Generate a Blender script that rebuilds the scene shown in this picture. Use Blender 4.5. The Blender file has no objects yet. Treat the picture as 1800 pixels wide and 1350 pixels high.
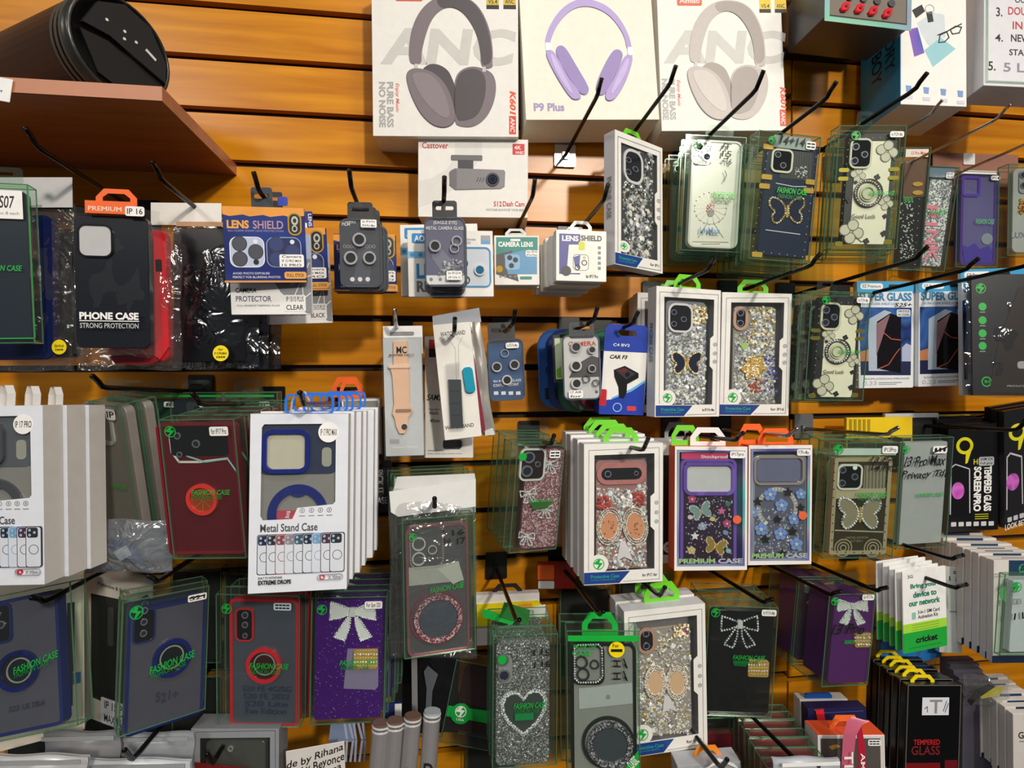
import bpy, math, random
import numpy as np
from mathutils import Matrix, Vector
random.seed(7)
sc = bpy.context.scene
COL = sc.collection
# ------------------------------------------------------------------ camera
F, D, CH = 1000.0, 0.90, 1.50            # focal length in px (1800 wide), distance to the wall, camera height
YAW, PIT, ROL = -0.1384, 0.0235, -0.0044
def _rot():
    cy, sy, cp, sp, cr, sr = math.cos(YAW), math.sin(YAW), math.cos(PIT), math.sin(PIT), math.cos(ROL), math.sin(ROL)
    Ry = np.array([[cy,0,sy],[0,1,0],[-sy,0,cy]]); Rx = np.array([[1,0,0],[0,cp,-sp],[0,sp,cp]]); Rz = np.array([[cr,-sr,0],[sr,cr,0],[0,0,1]])
    return Rz @ Rx @ Ry
MC = _rot()
def w2(v): return np.array([v[0], v[2], -v[1]])
CAM = np.array([0.0, -D, CH])
AX = np.array([w2(MC[0]), w2(MC[1]), w2(MC[2])])      # camera right, down, forward in world axes
cam_d = bpy.data.cameras.new('camera'); cam_d.sensor_width = 36; cam_d.lens = F/1800*36; cam_d.clip_start = .01
cam = bpy.data.objects.new('camera', cam_d); COL.objects.link(cam)
m = Matrix.Identity(4)
for i in range(3):
    m[i][0] = AX[0][i]; m[i][1] = -AX[1][i]; m[i][2] = -AX[2][i]; m[i][3] = CAM[i]
cam.matrix_world = m; sc.camera = cam
# ------------------------------------------------------------------ light
sc.view_settings.view_transform = 'Standard'; sc.view_settings.look = 'None'
sc.view_settings.exposure = 0.12; sc.view_settings.gamma = 1; sc.view_settings.use_curve_mapping = False
sc.cycles.transparent_max_bounces = 24
wd = bpy.data.worlds.new('shop_ambient'); sc.world = wd; wd.use_nodes = True
wd.node_tree.nodes['Background'].inputs[0].default_value = (0.86, 0.90, 1.0, 1)
wd.node_tree.nodes['Background'].inputs[1].default_value = 0.10
def area(name, loc, size, power, col=(1,.96,.9), rot=(0,0,0)):
    l = bpy.data.lights.new(name, 'AREA'); l.shape = 'RECTANGLE'; l.size, l.size_y = size; l.energy = power; l.color = col
    o = bpy.data.objects.new(name, l); COL.objects.link(o); o.location = loc; o.rotation_euler = rot; return o
sp = bpy.data.lights.new('track_spotlight', 'SPOT'); sp.energy = 380; sp.color = (1,.92,.80); sp.spot_size = math.radians(44); sp.spot_blend = 1.0; sp.shadow_soft_size = .13
so = bpy.data.objects.new('track_spotlight', sp); COL.objects.link(so); so.location = (1.15, -3.9, CH+1.62)
so.rotation_euler = (Vector((.15, 0, CH+.28))-so.location).to_track_quat('-Z', 'Y').to_euler()
area('ceiling_panel_light', (1.9, -3.2, CH+1.62), (0.6, 1.2), 60, (1,.93,.82))
area('ceiling_panel_light', (-1.7, -3.0, CH+1.62), (0.6, 1.2), 48, (1,.95,.88))
area('ceiling_panel_light', (0.4, -1.25, CH+1.62), (1.2, 0.3), 16, (1,.95,.88))
# ------------------------------------------------------------------ geometry of the view (photo px -> metres)
def ray(u, v):
    d = AX[0]*((u-900)/F) + AX[1]*((v-675)/F) + AX[2]
    return d
def at(u, v, t):                              # point on the plane parallel to the wall, t metres in front of it
    d = ray(u, v); s = (-t - CAM[1])/d[1]
    return CAM + d*s
def proj(P):
    q = AX @ (P.T - CAM[:,None])
    return np.stack([900+F*q[0]/q[2], 675+F*q[1]/q[2]], 1)
def rotm(y, p, r):
    cy, sy, cp, sp, cr, sr = math.cos(y), math.sin(y), math.cos(p), math.sin(p), math.cos(r), math.sin(r)
    Rz = np.array([[cy,-sy,0],[sy,cy,0],[0,0,1]]); Rx = np.array([[1,0,0],[0,cp,-sp],[0,sp,cp]]); Ry = np.array([[cr,0,sr],[0,1,0],[-sr,0,cr]])
    return Rz @ Rx @ Ry
def fit(quad, t, yaw0=0.0, pit0=0.0, syaw=.12, spit=.06):
    Q = np.array(quad, float).reshape(4,2); c = at(*Q.mean(0), t)
    P = np.array([at(u, v, t) for u, v in Q])
    w = (np.linalg.norm(P[1]-P[0])+np.linalg.norm(P[2]-P[3]))/2; h = (np.linalg.norm(P[3]-P[0])+np.linalg.norm(P[2]-P[1]))/2
    q = np.array([c[0], c[2], w, h, yaw0, pit0, 0.0])
    S = np.array([[-.5,0,.5],[.5,0,.5],[.5,0,-.5],[-.5,0,-.5]])
    def res(q):
        R = rotm(*q[4:]); X = (S*np.array([q[2],1,q[3]])) @ R.T + np.array([q[0], -t, q[1]])
        return np.concatenate([((proj(X)-Q)/2).ravel(), [(q[4]-yaw0)/syaw, (q[5]-pit0)/spit]])
    for _ in range(12):
        e = res(q); J = np.zeros((len(e), 7))
        for i in range(7):
            dq = np.zeros(7); dq[i] = 1e-6; J[:,i] = (res(q+dq)-e)/1e-6
        s = np.linalg.lstsq(J, -e, rcond=None)[0]; q = q + s
        if np.abs(s).max() < 1e-6: break
    return q
# ------------------------------------------------------------------ materials
def lin(h):
    h = h.lstrip('#'); c = [int(h[i:i+2],16)/255 for i in (0,2,4)]
    return tuple(x/12.92 if x <= .04045 else ((x+.055)/1.055)**2.4 for x in c) + (1,)
MATS = {}
def newmat(k):
    mt = bpy.data.materials.new(k); mt.use_nodes = True; nt = mt.node_tree; nt.nodes.clear()
    out = nt.nodes.new('ShaderNodeOutputMaterial'); MATS[k] = mt
    return mt, nt, out
def pm(hexc, r=.45, m=0., var=.07, sc_=70, em=0):
    k = f'paint_{hexc.lstrip("#")}_{r}_{m}_{var}_{em}'
    if k in MATS: return MATS[k]
    mt, nt, out = newmat(k); b = nt.nodes.new('ShaderNodeBsdfPrincipled'); nt.links.new(b.outputs[0], out.inputs[0])
    b.inputs['Roughness'].default_value = r; b.inputs['Metallic'].default_value = m
    c = lin(hexc)
    if var:
        tc = nt.nodes.new('ShaderNodeTexCoord'); n = nt.nodes.new('ShaderNodeTexNoise'); n.inputs['Scale'].default_value = sc_
        mx = nt.nodes.new('ShaderNodeMix'); mx.data_type = 'RGBA'
        mx.inputs[6].default_value = tuple(max(0,x*(1-var)) for x in c[:3])+(1,); mx.inputs[7].default_value = tuple(min(1,x*(1+var)) for x in c[:3])+(1,)
        nt.links.new(tc.outputs['Object'], n.inputs['Vector']); nt.links.new(n.outputs[0], mx.inputs[0]); nt.links.new(mx.outputs[2], b.inputs['Base Color'])
    else: b.inputs['Base Color'].default_value = c
    return mt
def clear(tint='#f4faf6', haze=.014, gl=.028, r=.06, hz='#dfe8e2', bump=0):
    k = f'clear_{tint.lstrip("#")}_{haze}_{gl}_{r}_{bump}'
    if k in MATS: return MATS[k]
    mt, nt, out = newmat(k); N, L = nt.nodes.new, nt.links.new
    tr = N('ShaderNodeBsdfTransparent'); tr.inputs[0].default_value = lin(tint)
    df = N('ShaderNodeBsdfDiffuse'); df.inputs[0].default_value = lin(hz)
    go = N('ShaderNodeBsdfGlossy'); go.inputs['Roughness'].default_value = r
    m1 = N('ShaderNodeMixShader'); m1.inputs[0].default_value = haze; L(tr.outputs[0], m1.inputs[1]); L(df.outputs[0], m1.inputs[2])
    lw = N('ShaderNodeLayerWeight'); lw.inputs[0].default_value = .5
    p = N('ShaderNodeMath'); p.operation = 'POWER'; p.inputs[1].default_value = 4; L(lw.outputs['Facing'], p.inputs[0])
    q = N('ShaderNodeMath'); q.operation = 'MULTIPLY_ADD'; q.inputs[1].default_value = .55; q.inputs[2].default_value = gl; L(p.outputs[0], q.inputs[0])
    m2 = N('ShaderNodeMixShader'); L(q.outputs[0], m2.inputs[0]); L(m1.outputs[0], m2.inputs[1]); L(go.outputs[0], m2.inputs[2]); L(m2.outputs[0], out.inputs[0])
    if bump:
        tc = N('ShaderNodeTexCoord'); n = N('ShaderNodeTexNoise'); n.inputs['Scale'].default_value = 38; n.inputs['Distortion'].default_value = 1.5
        bp = N('ShaderNodeBump'); bp.inputs['Strength'].default_value = bump; bp.inputs['Distance'].default_value = .01
        L(tc.outputs['Object'], n.inputs['Vector']); L(n.outputs[0], bp.inputs['Height']); L(bp.outputs[0], go.inputs['Normal']); L(bp.outputs[0], df.inputs['Normal'])
    return mt
def glitter(base, spark, scale=420, amt=.55, r=.3):
    k = f'glitter_{base.lstrip("#")}_{spark.lstrip("#")}_{scale}_{amt}'
    if k in MATS: return MATS[k]
    mt, nt, out = newmat(k); N, L = nt.nodes.new, nt.links.new
    b = N('ShaderNodeBsdfPrincipled'); L(b.outputs[0], out.inputs[0]); b.inputs['Roughness'].default_value = r
    tc = N('ShaderNodeTexCoord'); v = N('ShaderNodeTexVoronoi'); v.inputs['Scale'].default_value = scale; L(tc.outputs['Object'], v.inputs['Vector'])
    sep = N('ShaderNodeSeparateColor'); L(v.outputs['Color'], sep.inputs[0])
    cr = N('ShaderNodeValToRGB'); cr.color_ramp.elements[0].position = amt; cr.color_ramp.elements[0].color = lin(base); cr.color_ramp.elements[1].position = min(.99, amt+.35); cr.color_ramp.elements[1].color = lin(spark)
    L(sep.outputs[0], cr.inputs[0]); L(cr.outputs[0], b.inputs['Base Color']); b.inputs['Metallic'].default_value = .35
    return mt
def wood(name, c1, c2, r=.3):
    mt, nt, out = newmat(name); N, L = nt.nodes.new, nt.links.new
    b = N('ShaderNodeBsdfPrincipled'); L(b.outputs[0], out.inputs[0]); b.inputs['Roughness'].default_value = r; b.inputs['Specular IOR Level'].default_value = .4
    tc = N('ShaderNodeTexCoord'); oi = N('ShaderNodeObjectInfo'); add = N('ShaderNodeVectorMath'); add.operation = 'ADD'
    cb = N('ShaderNodeCombineXYZ'); mu = N('ShaderNodeMath'); mu.operation = 'MULTIPLY'; mu.inputs[1].default_value = 40; L(oi.outputs['Random'], mu.inputs[0]); L(mu.outputs[0], cb.inputs[0])
    L(tc.outputs['Object'], add.inputs[0]); L(cb.outputs[0], add.inputs[1])
    mp = N('ShaderNodeMapping'); mp.inputs['Scale'].default_value = (2.2, 30, 30); L(add.outputs[0], mp.inputs[0])
    n = N('ShaderNodeTexNoise'); n.inputs['Scale'].default_value = 1.6; n.inputs['Detail'].default_value = 6; n.inputs['Distortion'].default_value = .7; L(mp.outputs[0], n.inputs['Vector'])
    cr = N('ShaderNodeValToRGB'); cr.color_ramp.elements[0].position = .3; cr.color_ramp.elements[0].color = lin(c1); cr.color_ramp.elements[1].position = .72; cr.color_ramp.elements[1].color = lin(c2)
    L(n.outputs[0], cr.inputs[0]); L(cr.outputs[0], b.inputs['Base Color'])
    return mt
def holo(name, stops, scale=9, m=.55):
    if name in MATS: return MATS[name]
    mt, nt, out = newmat(name); N, L = nt.nodes.new, nt.links.new
    b = N('ShaderNodeBsdfPrincipled'); L(b.outputs[0], out.inputs[0]); b.inputs['Roughness'].default_value = .25; b.inputs['Metallic'].default_value = m
    tc = N('ShaderNodeTexCoord'); n = N('ShaderNodeTexNoise'); n.inputs['Scale'].default_value = scale; n.inputs['Detail'].default_value = 0; L(tc.outputs['Object'], n.inputs['Vector'])
    cr = N('ShaderNodeValToRGB'); e = cr.color_ramp.elements
    for i, h in enumerate(stops):
        x = .3+.4*i/(len(stops)-1)
        el = e[i] if i < 2 else e.new(x)
        el.position = x; el.color = lin(h)
    L(n.outputs[0], cr.inputs[0]); L(cr.outputs[0], b.inputs['Base Color']); return mt
WHITE = pm('#e9e7e2', .5); CARD = pm('#dedcd6', .55); PAPER = pm('#f1f0ee', .55); BLACK = pm('#0b0b0c', .35, 0, 0); INK = pm('#131316', .5, 0, 0)
GREEN = pm('#16a83e', .4, 0, 0); LIME = pm('#6fd02c', .4, 0, .04); GREY = pm('#8d8d90', .5); LRING = pm('#85868c', .22, .4, 0); DGREY = pm('#3a3a40', .45); METAL = pm('#1a1a1c', .25, .75, 0); CHROME = pm('#b9b9bd', .18, 1., 0)
NAVY = pm('#17204a', .4); RED = pm('#c81f2a', .4); ORANGE = pm('#f0641e', .4); YELLOW = pm('#f3d90c', .4); PBLUE = pm('#1f3f86', .4)
SILVER = pm('#e4e4e4', .16, .25, .1); GOLD = pm('#d4aa48', .22, .35, .15); GLASSY = pm('#0a0c12', .06, 0, 0); LENSB = pm('#2a2c48', .05, .2, 0); TRAY = pm('#5c5a60', .3)
PET = clear(); PETE = clear('#a9cdb4', .30, .12, .1, '#7fb491'); FILM = clear('#f8faf9', .012, .028, .05); BAG = clear('#f4f4f4', .03, .07, .12, '#d8d8d8', .5); PETD = clear('#eef6f0', .022, .035, .08, '#b7cabd')
CRY = [pm('#ffffff', .06, 0, 0), pm('#f0f0f2', .08, .1, 0), pm('#b9bac2', .1, .2, 0), pm('#77787f', .1, .2, 0), pm('#dcdcea', .06, .1, 0)]  # white to dark greys, mixed per facet to paint crystal sparkle
CRG = [pm('#f0e4b8', .08, .1, 0), pm('#d8b860', .12, .3, 0), pm('#8f6f2c', .15, .3, 0), pm('#fff8e0', .06, 0, 0)]  # gold tones for the same sparkle put into the facet colours
# ------------------------------------------------------------------ mesh helpers
def link(name, verts, faces, mat, parent=None, smooth=False, mi=None):
    me = bpy.data.meshes.new(name); me.from_pydata([tuple(v) for v in verts], [], [tuple(f) for f in faces])
    for x in (mat if isinstance(mat, (list,tuple)) else [mat]): me.materials.append(x)
    if mi is not None: me.polygons.foreach_set('material_index', mi)
    if smooth: me.polygons.foreach_set('use_smooth', [True]*len(me.polygons))
    me.update(); o = bpy.data.objects.new(name, me); COL.objects.link(o)
    if parent is not None: o.parent = parent
    return o
def join(*ms):
    V, Fc = [], []
    for v, f in ms:
        n = len(V); V += list(v); Fc += [tuple(i+n for i in x) for x in f]
    return V, Fc
def boxm(x0, x1, y0, y1, z0, z1, drop=()):
    v = [(x0,y0,z0),(x1,y0,z0),(x1,y1,z0),(x0,y1,z0),(x0,y0,z1),(x1,y0,z1),(x1,y1,z1),(x0,y1,z1)]
    f = {'bottom':(0,3,2,1),'top':(4,5,6,7),'front':(0,1,5,4),'right':(1,2,6,5),'back':(2,3,7,6),'left':(3,0,4,7)}
    return v, [f[k] for k in f if k not in drop]
def prism(pts, y0, y1, bev=0):                # closed outline in xz, extruded from y0 (front) to y1
    n = len(pts); 
    if bev:
        c = np.mean(pts, 0); ins = []
        for i, p in enumerate(pts):
            d = np.array(c)-np.array(p); l = np.linalg.norm(d) or 1; ins.append(tuple(np.array(p)+d/l*bev))
        v = [(x,y0,z) for x,z in ins]+[(x,y0+bev,z) for x,z in pts]+[(x,y1,z) for x,z in pts]
        f = [tuple(range(n))]+[(i,n+i,n+(i+1)%n,(i+1)%n) for i in range(n)]+[(n+i,2*n+i,2*n+(i+1)%n,n+(i+1)%n) for i in range(n)]+[tuple(range(3*n-1,2*n-1,-1))]
        return v, f
    v = [(x,y0,z) for x,z in pts]+[(x,y1,z) for x,z in pts]
    f = [tuple(range(n))]+[(i,n+i,n+(i+1)%n,(i+1)%n) for i in range(n)]+[tuple(range(2*n-1,n-1,-1))]
    return v, f
def rr(cx, cz, w, h, r, k=5):
    r = min(r, w/2*.999, h/2*.999); P = []
    if r <= 0: return [(cx-w/2,cz-h/2),(cx+w/2,cz-h/2),(cx+w/2,cz+h/2),(cx-w/2,cz+h/2)]
    for sx, sz, a0 in ((1,-1,-90),(1,1,0),(-1,1,90),(-1,-1,180)):
        for i in range(k+1):
            a = math.radians(a0+90*i/k); P.append((cx+sx*(w/2-r)+r*math.cos(a), cz+sz*(h/2-r)+r*math.sin(a)))
    return P
def circ(cx, cz, rx, rz=None, n=24):
    rz = rz or rx
    return [(cx+rx*math.cos(2*math.pi*i/n), cz+rz*math.sin(2*math.pi*i/n)) for i in range(n)]
def ringm(out, inn, y0, y1):
    n = len(out); v = [(x,y0,z) for x,z in out]+[(x,y0,z) for x,z in inn]+[(x,y1,z) for x,z in out]+[(x,y1,z) for x,z in inn]; f = []
    for i in range(n):
        j = (i+1)%n; f += [(i,j,n+j,n+i),(2*n+i,3*n+i,3*n+j,2*n+j),(i,2*n+i,2*n+j,j),(n+i,n+j,3*n+j,3*n+i)]
    return v, f
def outer_for(inner, w, h):                   # rectangle outline with as many points as the window it surrounds
    c = np.mean(inner, 0); o = []
    for x, z in inner:
        dx, dz = x-c[0], z-c[1]
        kx = ((w/2 if dx > 0 else -w/2)-c[0])/dx if abs(dx) > 1e-9 else 1e9
        kz = ((h if dz > 0 else 0)-c[1])/dz if abs(dz) > 1e-9 else 1e9
        k = min(kx, kz); o.append([c[0]+dx*k, c[1]+dz*k])
    for C in ((-w/2,0),(w/2,0),(w/2,h),(-w/2,h)):
        i = min(range(len(o)), key=lambda i: (o[i][0]-C[0])**2+(o[i][1]-C[1])**2); o[i] = list(C)
    return [tuple(p) for p in o]
def resample(pts, n):
    P = np.array(list(pts)+[pts[0]], float); d = np.concatenate([[0], np.cumsum(np.linalg.norm(np.diff(P, axis=0), axis=1))])
    s = set(np.linspace(0, d[-1], n, endpoint=False).tolist()) | set(d[:-1].tolist()); s = sorted(s)
    return [(float(np.interp(x, d, P[:,0])), float(np.interp(x, d, P[:,1]))) for x in s]
def tubem(path, r, n=8):
    P = [Vector(p) for p in path]; V, Fc = [], []; up = Vector((.13,.21,.97))
    for i, p in enumerate(P):
        tg = (P[min(i+1,len(P)-1)]-P[max(i-1,0)]).normalized(); a = tg.cross(up).normalized(); b = tg.cross(a)
        rad = r[i] if isinstance(r, (list,tuple)) else r
        for k in range(n):
            an = 2*math.pi*k/n; V.append(tuple(p+(a*math.cos(an)+b*math.sin(an))*rad))
    for i in range(len(P)-1):
        for k in range(n):
            j = (k+1)%n; Fc.append((i*n+k, i*n+j, (i+1)*n+j, (i+1)*n+k))
    Fc.append(tuple(range(n))); Fc.append(tuple(range(len(V)-1, len(V)-n-1, -1)))
    return V, Fc
def gemm(x, y, z, r, rot=0, fl=.55, n=6):     # faceted stone proud of the surface at y
    V = [(x+r*math.cos(rot+2*math.pi*i/n), y, z+r*math.sin(rot+2*math.pi*i/n)) for i in range(n)]
    V += [(x+.55*r*math.cos(rot+2*math.pi*(i+.5)/n), y-r*fl, z+.55*r*math.sin(rot+2*math.pi*(i+.5)/n)) for i in range(n)]
    Fc = [(i,(i+1)%n,n+i) for i in range(n)]+[((i+1)%n,n+(i+1)%n,n+i) for i in range(n)]+[tuple(range(n,2*n))]
    return V, Fc
# ------------------------------------------------------------------ lettering: outlines of the built-in font, read once
CH_ = "ABCDEFGHIJKLMNOPQRSTUVWXYZabcdefghijklmnopqrstuvwxyz0123456789.,&+-=/()'!:%"
GL, GLB = {}, {}
def load_glyphs(GL, off):
    tmp = []
    def mk(s):
        c = bpy.data.curves.new('g', 'FONT'); c.body = s; c.size = 1; c.resolution_u = 3; c.offset = off; o = bpy.data.objects.new('g', c); COL.objects.link(o); tmp.append(o); return o
    hh = mk('HH'); hs = mk('H H'); one = {c: mk(c) for c in CH_}; trio = {c: mk('H'+c+'H') for c in CH_}
    bpy.context.view_layer.update(); dg = bpy.context.evaluated_depsgraph_get()
    def ext(o):
        e = o.evaluated_get(dg); me = e.to_mesh(); v = [(p.co.x, p.co.y) for p in me.vertices]; f = [tuple(p.vertices) for p in me.polygons]; e.to_mesh_clear(); return v, f
    wd_ = lambda v: max(p[0] for p in v)-min(p[0] for p in v)
    base = wd_(ext(hh)[0])
    for c in CH_:
        v, f = ext(one[c]); GL[c] = (v, f, wd_(ext(trio[c])[0])-base)
    GL[' '] = ([], [], wd_(ext(hs)[0])-base)
    for o in tmp: d = o.data; bpy.data.objects.remove(o); bpy.data.curves.remove(d)
load_glyphs(GL, .014); load_glyphs(GLB, .042)
def textm(s, shear=0, wob=0, bold=False):
    V, Fc, x = [], [], 0.0
    for c in s:
        v, f, a = (GLB if bold else GL).get(c, GL['.']); n = len(V); dz = random.uniform(-wob, wob); rt = random.uniform(-wob, wob)
        V += [(x+p[0]+shear*p[1]+rt*p[1], p[1]+dz+rt*.5*p[0]) for p in v]; Fc += [tuple(i+n for i in q) for q in f]; x += a
    A = np.array(V); mn, mx_ = A.min(0), A.max(0); A = (A-(mn+mx_)/2)/np.maximum(mx_-mn, 1e-6)
    return A, Fc                              # normalised to a unit box about 0
# ------------------------------------------------------------------ things
def prop(o, label=None, cat=None, g=None, kind=None):
    if label: o['label'] = label
    if cat: o['category'] = cat
    if g: o['group'] = g
    if kind: o['kind'] = kind
    return o
def empty(name, loc, label, cat, g=None):
    o = bpy.data.objects.new(name, None); o.empty_display_size = .02; COL.objects.link(o); o.location = loc
    return prop(o, label, cat, g)
def copy_tree(o, parent=None, keep=None):
    c = o.copy(); COL.objects.link(c)
    if parent is not None: c.parent = parent
    for ch in list(o.children):
        if keep is None or ch.name.split('.')[0] in keep: copy_tree(ch, c, None)
    return c
def inpoly(u, v, P):
    c = False; j = len(P)-1
    for i in range(len(P)):
        if (P[i][1] > v) != (P[j][1] > v) and u < (P[j][0]-P[i][0])*(v-P[i][1])/(P[j][1]-P[i][1])+P[i][0]: c = not c
        j = i
    return c
ORD = ['front','second','third','fourth','fifth','sixth','seventh','eighth','ninth','tenth','eleventh']
class Th:
    def __init__(s, name, label, cat, quad, t, d=.018, g=None, yaw=0., pit=0., syaw=.12, spit=.06):
        q = fit(quad, t, yaw, pit, syaw, spit); s.w, s.h, s.d = float(q[2]), float(q[3]), d
        s.R = rotm(*q[4:]); s.C = np.array([q[0], -t, q[1]]); base = s.C - s.R @ np.array([0,0,s.h/2])
        s.o = empty(name, base, label, cat, g)
        m = Matrix(s.R.tolist()).to_4x4(); m.translation = Vector(base); s.o.matrix_world = m; s.base = base; s.lay = .00012
        s.px = s.w/abs((np.array(quad[2:4])-np.array(quad[0:2]))[0]) if True else 0
    def P(s, u, v, y=0.):
        n = s.R[:,1]; p0 = s.base + n*y; d = ray(u, v); k = np.dot(p0-CAM, n)/np.dot(d, n)
        L = s.R.T @ (CAM + d*k - s.base); return float(L[0]), float(L[2])
    def _y(s, on):
        s.lay += .00002
        return on - s.lay
    def span(s, x0, y0, x1, y1, y=0.):
        cx, cy = (x0+x1)/2, (y0+y1)/2; a, b, c, d = (np.array(s.P(*q, y)) for q in ((x0,cy),(x1,cy),(cx,y0),(cx,y1)))
        m = np.array(s.P(cx, cy, y)); return m, float(np.linalg.norm(b-a)), float(np.linalg.norm(d-c))
    def mesh(s, name, vf, mat, par=None, smooth=False, **k): return link(name, vf[0], vf[1], mat, par or s.o, smooth, **k)
    # pixel-rectangle parts on a face lying at local depth `on`; th>0 makes them stand proud
    def rect(s, name, x0, y0, x1, y1, mat, on=0., th=None, r=0, par=None, rot=0., bev=0):
        y = s._y(on) if th is None else on-th; m, w, h = s.span(x0, y0, x1, y1, on)
        rr_ = r*w/max(1, abs(x1-x0)); P = rr(0, 0, w, h, rr_)
        c, sn = math.cos(rot), math.sin(rot); P = [(m[0]+c*x-sn*z, m[1]+sn*x+c*z) for x, z in P]
        return s.mesh(name, prism(P, y, on, bev), mat, par)
    def frame(s, name, x0, y0, x1, y1, wpx, mat, on=0., th=None, r=0, par=None):
        y = s._y(on) if th is None else on-th; m, w, h = s.span(x0, y0, x1, y1, on); k = w/max(1, abs(x1-x0)); b = wpx*k
        return s.mesh(name, ringm(rr(m[0], m[1], w, h, r*k), rr(m[0], m[1], w-2*b, h-2*b, max(r*k-b, b*.3 if r else 0)), y, on), mat, par)
    def poly(s, name, pts, mat, on=0., th=None, par=None, bev=0, sm=0):
        for _ in range(sm): pts = [q for i in range(len(pts)) for a, b in ((pts[i], pts[(i+1)%len(pts)]),) for q in ((a[0]*.75+b[0]*.25, a[1]*.75+b[1]*.25), (a[0]*.25+b[0]*.75, a[1]*.25+b[1]*.75))]
        y = s._y(on) if th is None else on-th
        return s.mesh(name, prism([s.P(u, v, on) for u, v in pts], y, on, bev), mat, par)
    def disc(s, name, u, v, r, mat, on=0., th=None, par=None, n=24, rv=None, bev=0):
        y = s._y(on) if th is None else on-th; m, w, h = s.span(u-r, v-(rv or r), u+r, v+(rv or r), on)
        return s.mesh(name, prism(circ(m[0], m[1], w/2, h/2, n), y, on, bev), mat, par)
    def ring(s, name, u, v, r1, r0, mat, on=0., th=None, par=None, n=32, rv=None):
        y = s._y(on) if th is None else on-th; m, w, h = s.span(u-r1, v-(rv or r1), u+r1, v+(rv or r1), on); k = r0/r1
        return s.mesh(name, ringm(circ(m[0], m[1], w/2, h/2, n), circ(m[0], m[1], w/2*k, h/2*k, n), y, on), mat, par)
    def text(s, t, x0, y0, x1, y1, mat=INK, on=0., rot=0, shear=0, wob=0, par=None, name='lettering', tilt=0., bold=False):
        y = s._y(on); m, w, h = s.span(x0, y0, x1, y1, on); A, Fc = textm(t, shear, wob, bold)
        if rot: A = np.stack([A[:,1], -A[:,0]], 1) if rot > 0 else np.stack([-A[:,1], A[:,0]], 1)
        X, Z = A[:,0]*w, A[:,1]*h; c, sn = math.cos(tilt), math.sin(tilt)
        V = [(m[0]+c*a-sn*b, y, m[1]+sn*a+c*b) for a, b in zip(X, Z)]
        return s.mesh(name, (V, Fc), mat, par)
    def strokes(s, lines, wpx, mat, on=0., par=None, name='line_drawing'):
        y = s._y(on); parts = []
        for L in lines:
            P = [np.array(s.P(u, v, on)) for u, v in L]; b = wpx*s.px/2
            for a, c in zip(P[:-1], P[1:]):
                d = c-a; l = np.linalg.norm(d)
                if l < 1e-7: continue
                nn = np.array([-d[1], d[0]])/l*b; e = d/l*b*.6
                q = [a-e+nn, a-e-nn, c+e-nn, c+e+nn]; parts.append(([(p[0], y, p[1]) for p in q], [(0,1,2,3)]))
        return s.mesh(name, join(*parts), mat, par)
    # ---- bodies
    def carton(s, mat, name='carton', bev=.0006, par=None):
        w, h, d = s.w, s.h, s.d
        return s.mesh(name, prism(rr(0, h/2, w, h, .0008, 2), 0, d, .0005), mat, par)
    def shell(s, mat=PET, edge=PETE, e=.0011, name='clear_box'):
        w, h, d = s.w, s.h, s.d; o = s.mesh(name, boxm(-w/2, w/2, 0, d, 0, h), mat); B = []
        for x in (-w/2, w/2):
            for y in (0, d): B.append(boxm(x-e/2, x+e/2, y-e/2, y+e/2, 0, h))
        for z in (0, h):
            for y in (0, d): B.append(boxm(-w/2, w/2, y-e/2, y+e/2, z-e/2, z+e/2))
            for x in (-w/2, w/2): B.append(boxm(x-e/2, x+e/2, 0, d, z-e/2, z+e/2))
        s.mesh('folded_edge', join(*B), edge, o); return o
    def window_carton(s, mat, win, side=None, tray=TRAY, film=True, traydepth=None):
        w, h, d = s.w, s.h, s.d; W = resample([s.P(u, v) for u, v in win], 44)
        if sum(W[i][0]*W[(i+1)%len(W)][1]-W[(i+1)%len(W)][0]*W[i][1] for i in range(len(W))) < 0: W = W[::-1]
        O = outer_for(W, w, h)
        c = s.mesh('carton', boxm(-w/2, w/2, .0006, d, 0, h, ('front',)), side or mat)
        f = s.mesh('front_panel', ringm(O, W, 0, .0007), mat)
        td = traydepth or d*.8
        xs = [p[0] for p in W]; zs = [p[1] for p in W]
        s.mesh('inner_tray', boxm(min(xs)-.002, max(xs)+.002, .0012, td, min(zs)-.002, max(zs)+.002, ('front',)), tray)
        if film: s.mesh('window_film', prism(W, .0009, .001), FILM)
        return c
    def case(s, x0, y0, x1, y1, mat, y=.004, th=.009, r=9, rim=None, rimw=4, name='phone_case'):
        m, w, h = s.span(x0, y0, x1, y1, y); k = w/abs(x1-x0)
        o = s.mesh(name, prism(rr(m[0], m[1], w, h, r*k, 6), y, y+th, .0008), mat)
        if rim: s.mesh('case_rim', ringm(rr(m[0], m[1], w+.0006, h+.0006, r*k, 6), rr(m[0], m[1], w-2*rimw*k, h-2*rimw*k, max(r*k-rimw*k,.0008), 6), y-.0012, y+th+.0005), rim, o)
        s.cy = y; return o
    def lens(s, u, v, r, on, par, ring=LRING, th=.0012, glass=LENSB, n=20):
        a = s.ring('lens_ring', u, v, r, r*.72, ring, on, th, par, n); s.disc('lens_glass', u, v, r*.74, glass, on, th*.5, par, n); return a
    def camera(s, x0, y0, x1, y1, on, lenses, mat=GLASSY, rim=None, r=10, th=.0018, par=None, rimw=2.5):
        c = s.rect('camera_module', x0, y0, x1, y1, mat, on, th, r, par)
        if rim: s.frame('camera_rim', x0-rimw, y0-rimw, x1+rimw, y1+rimw, rimw*1.3, rim, on, th+.0006, r+rimw, par)
        for L in lenses: s.lens(L[0], L[1], L[2], on-th, c if par is None else par)
        return c
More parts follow.
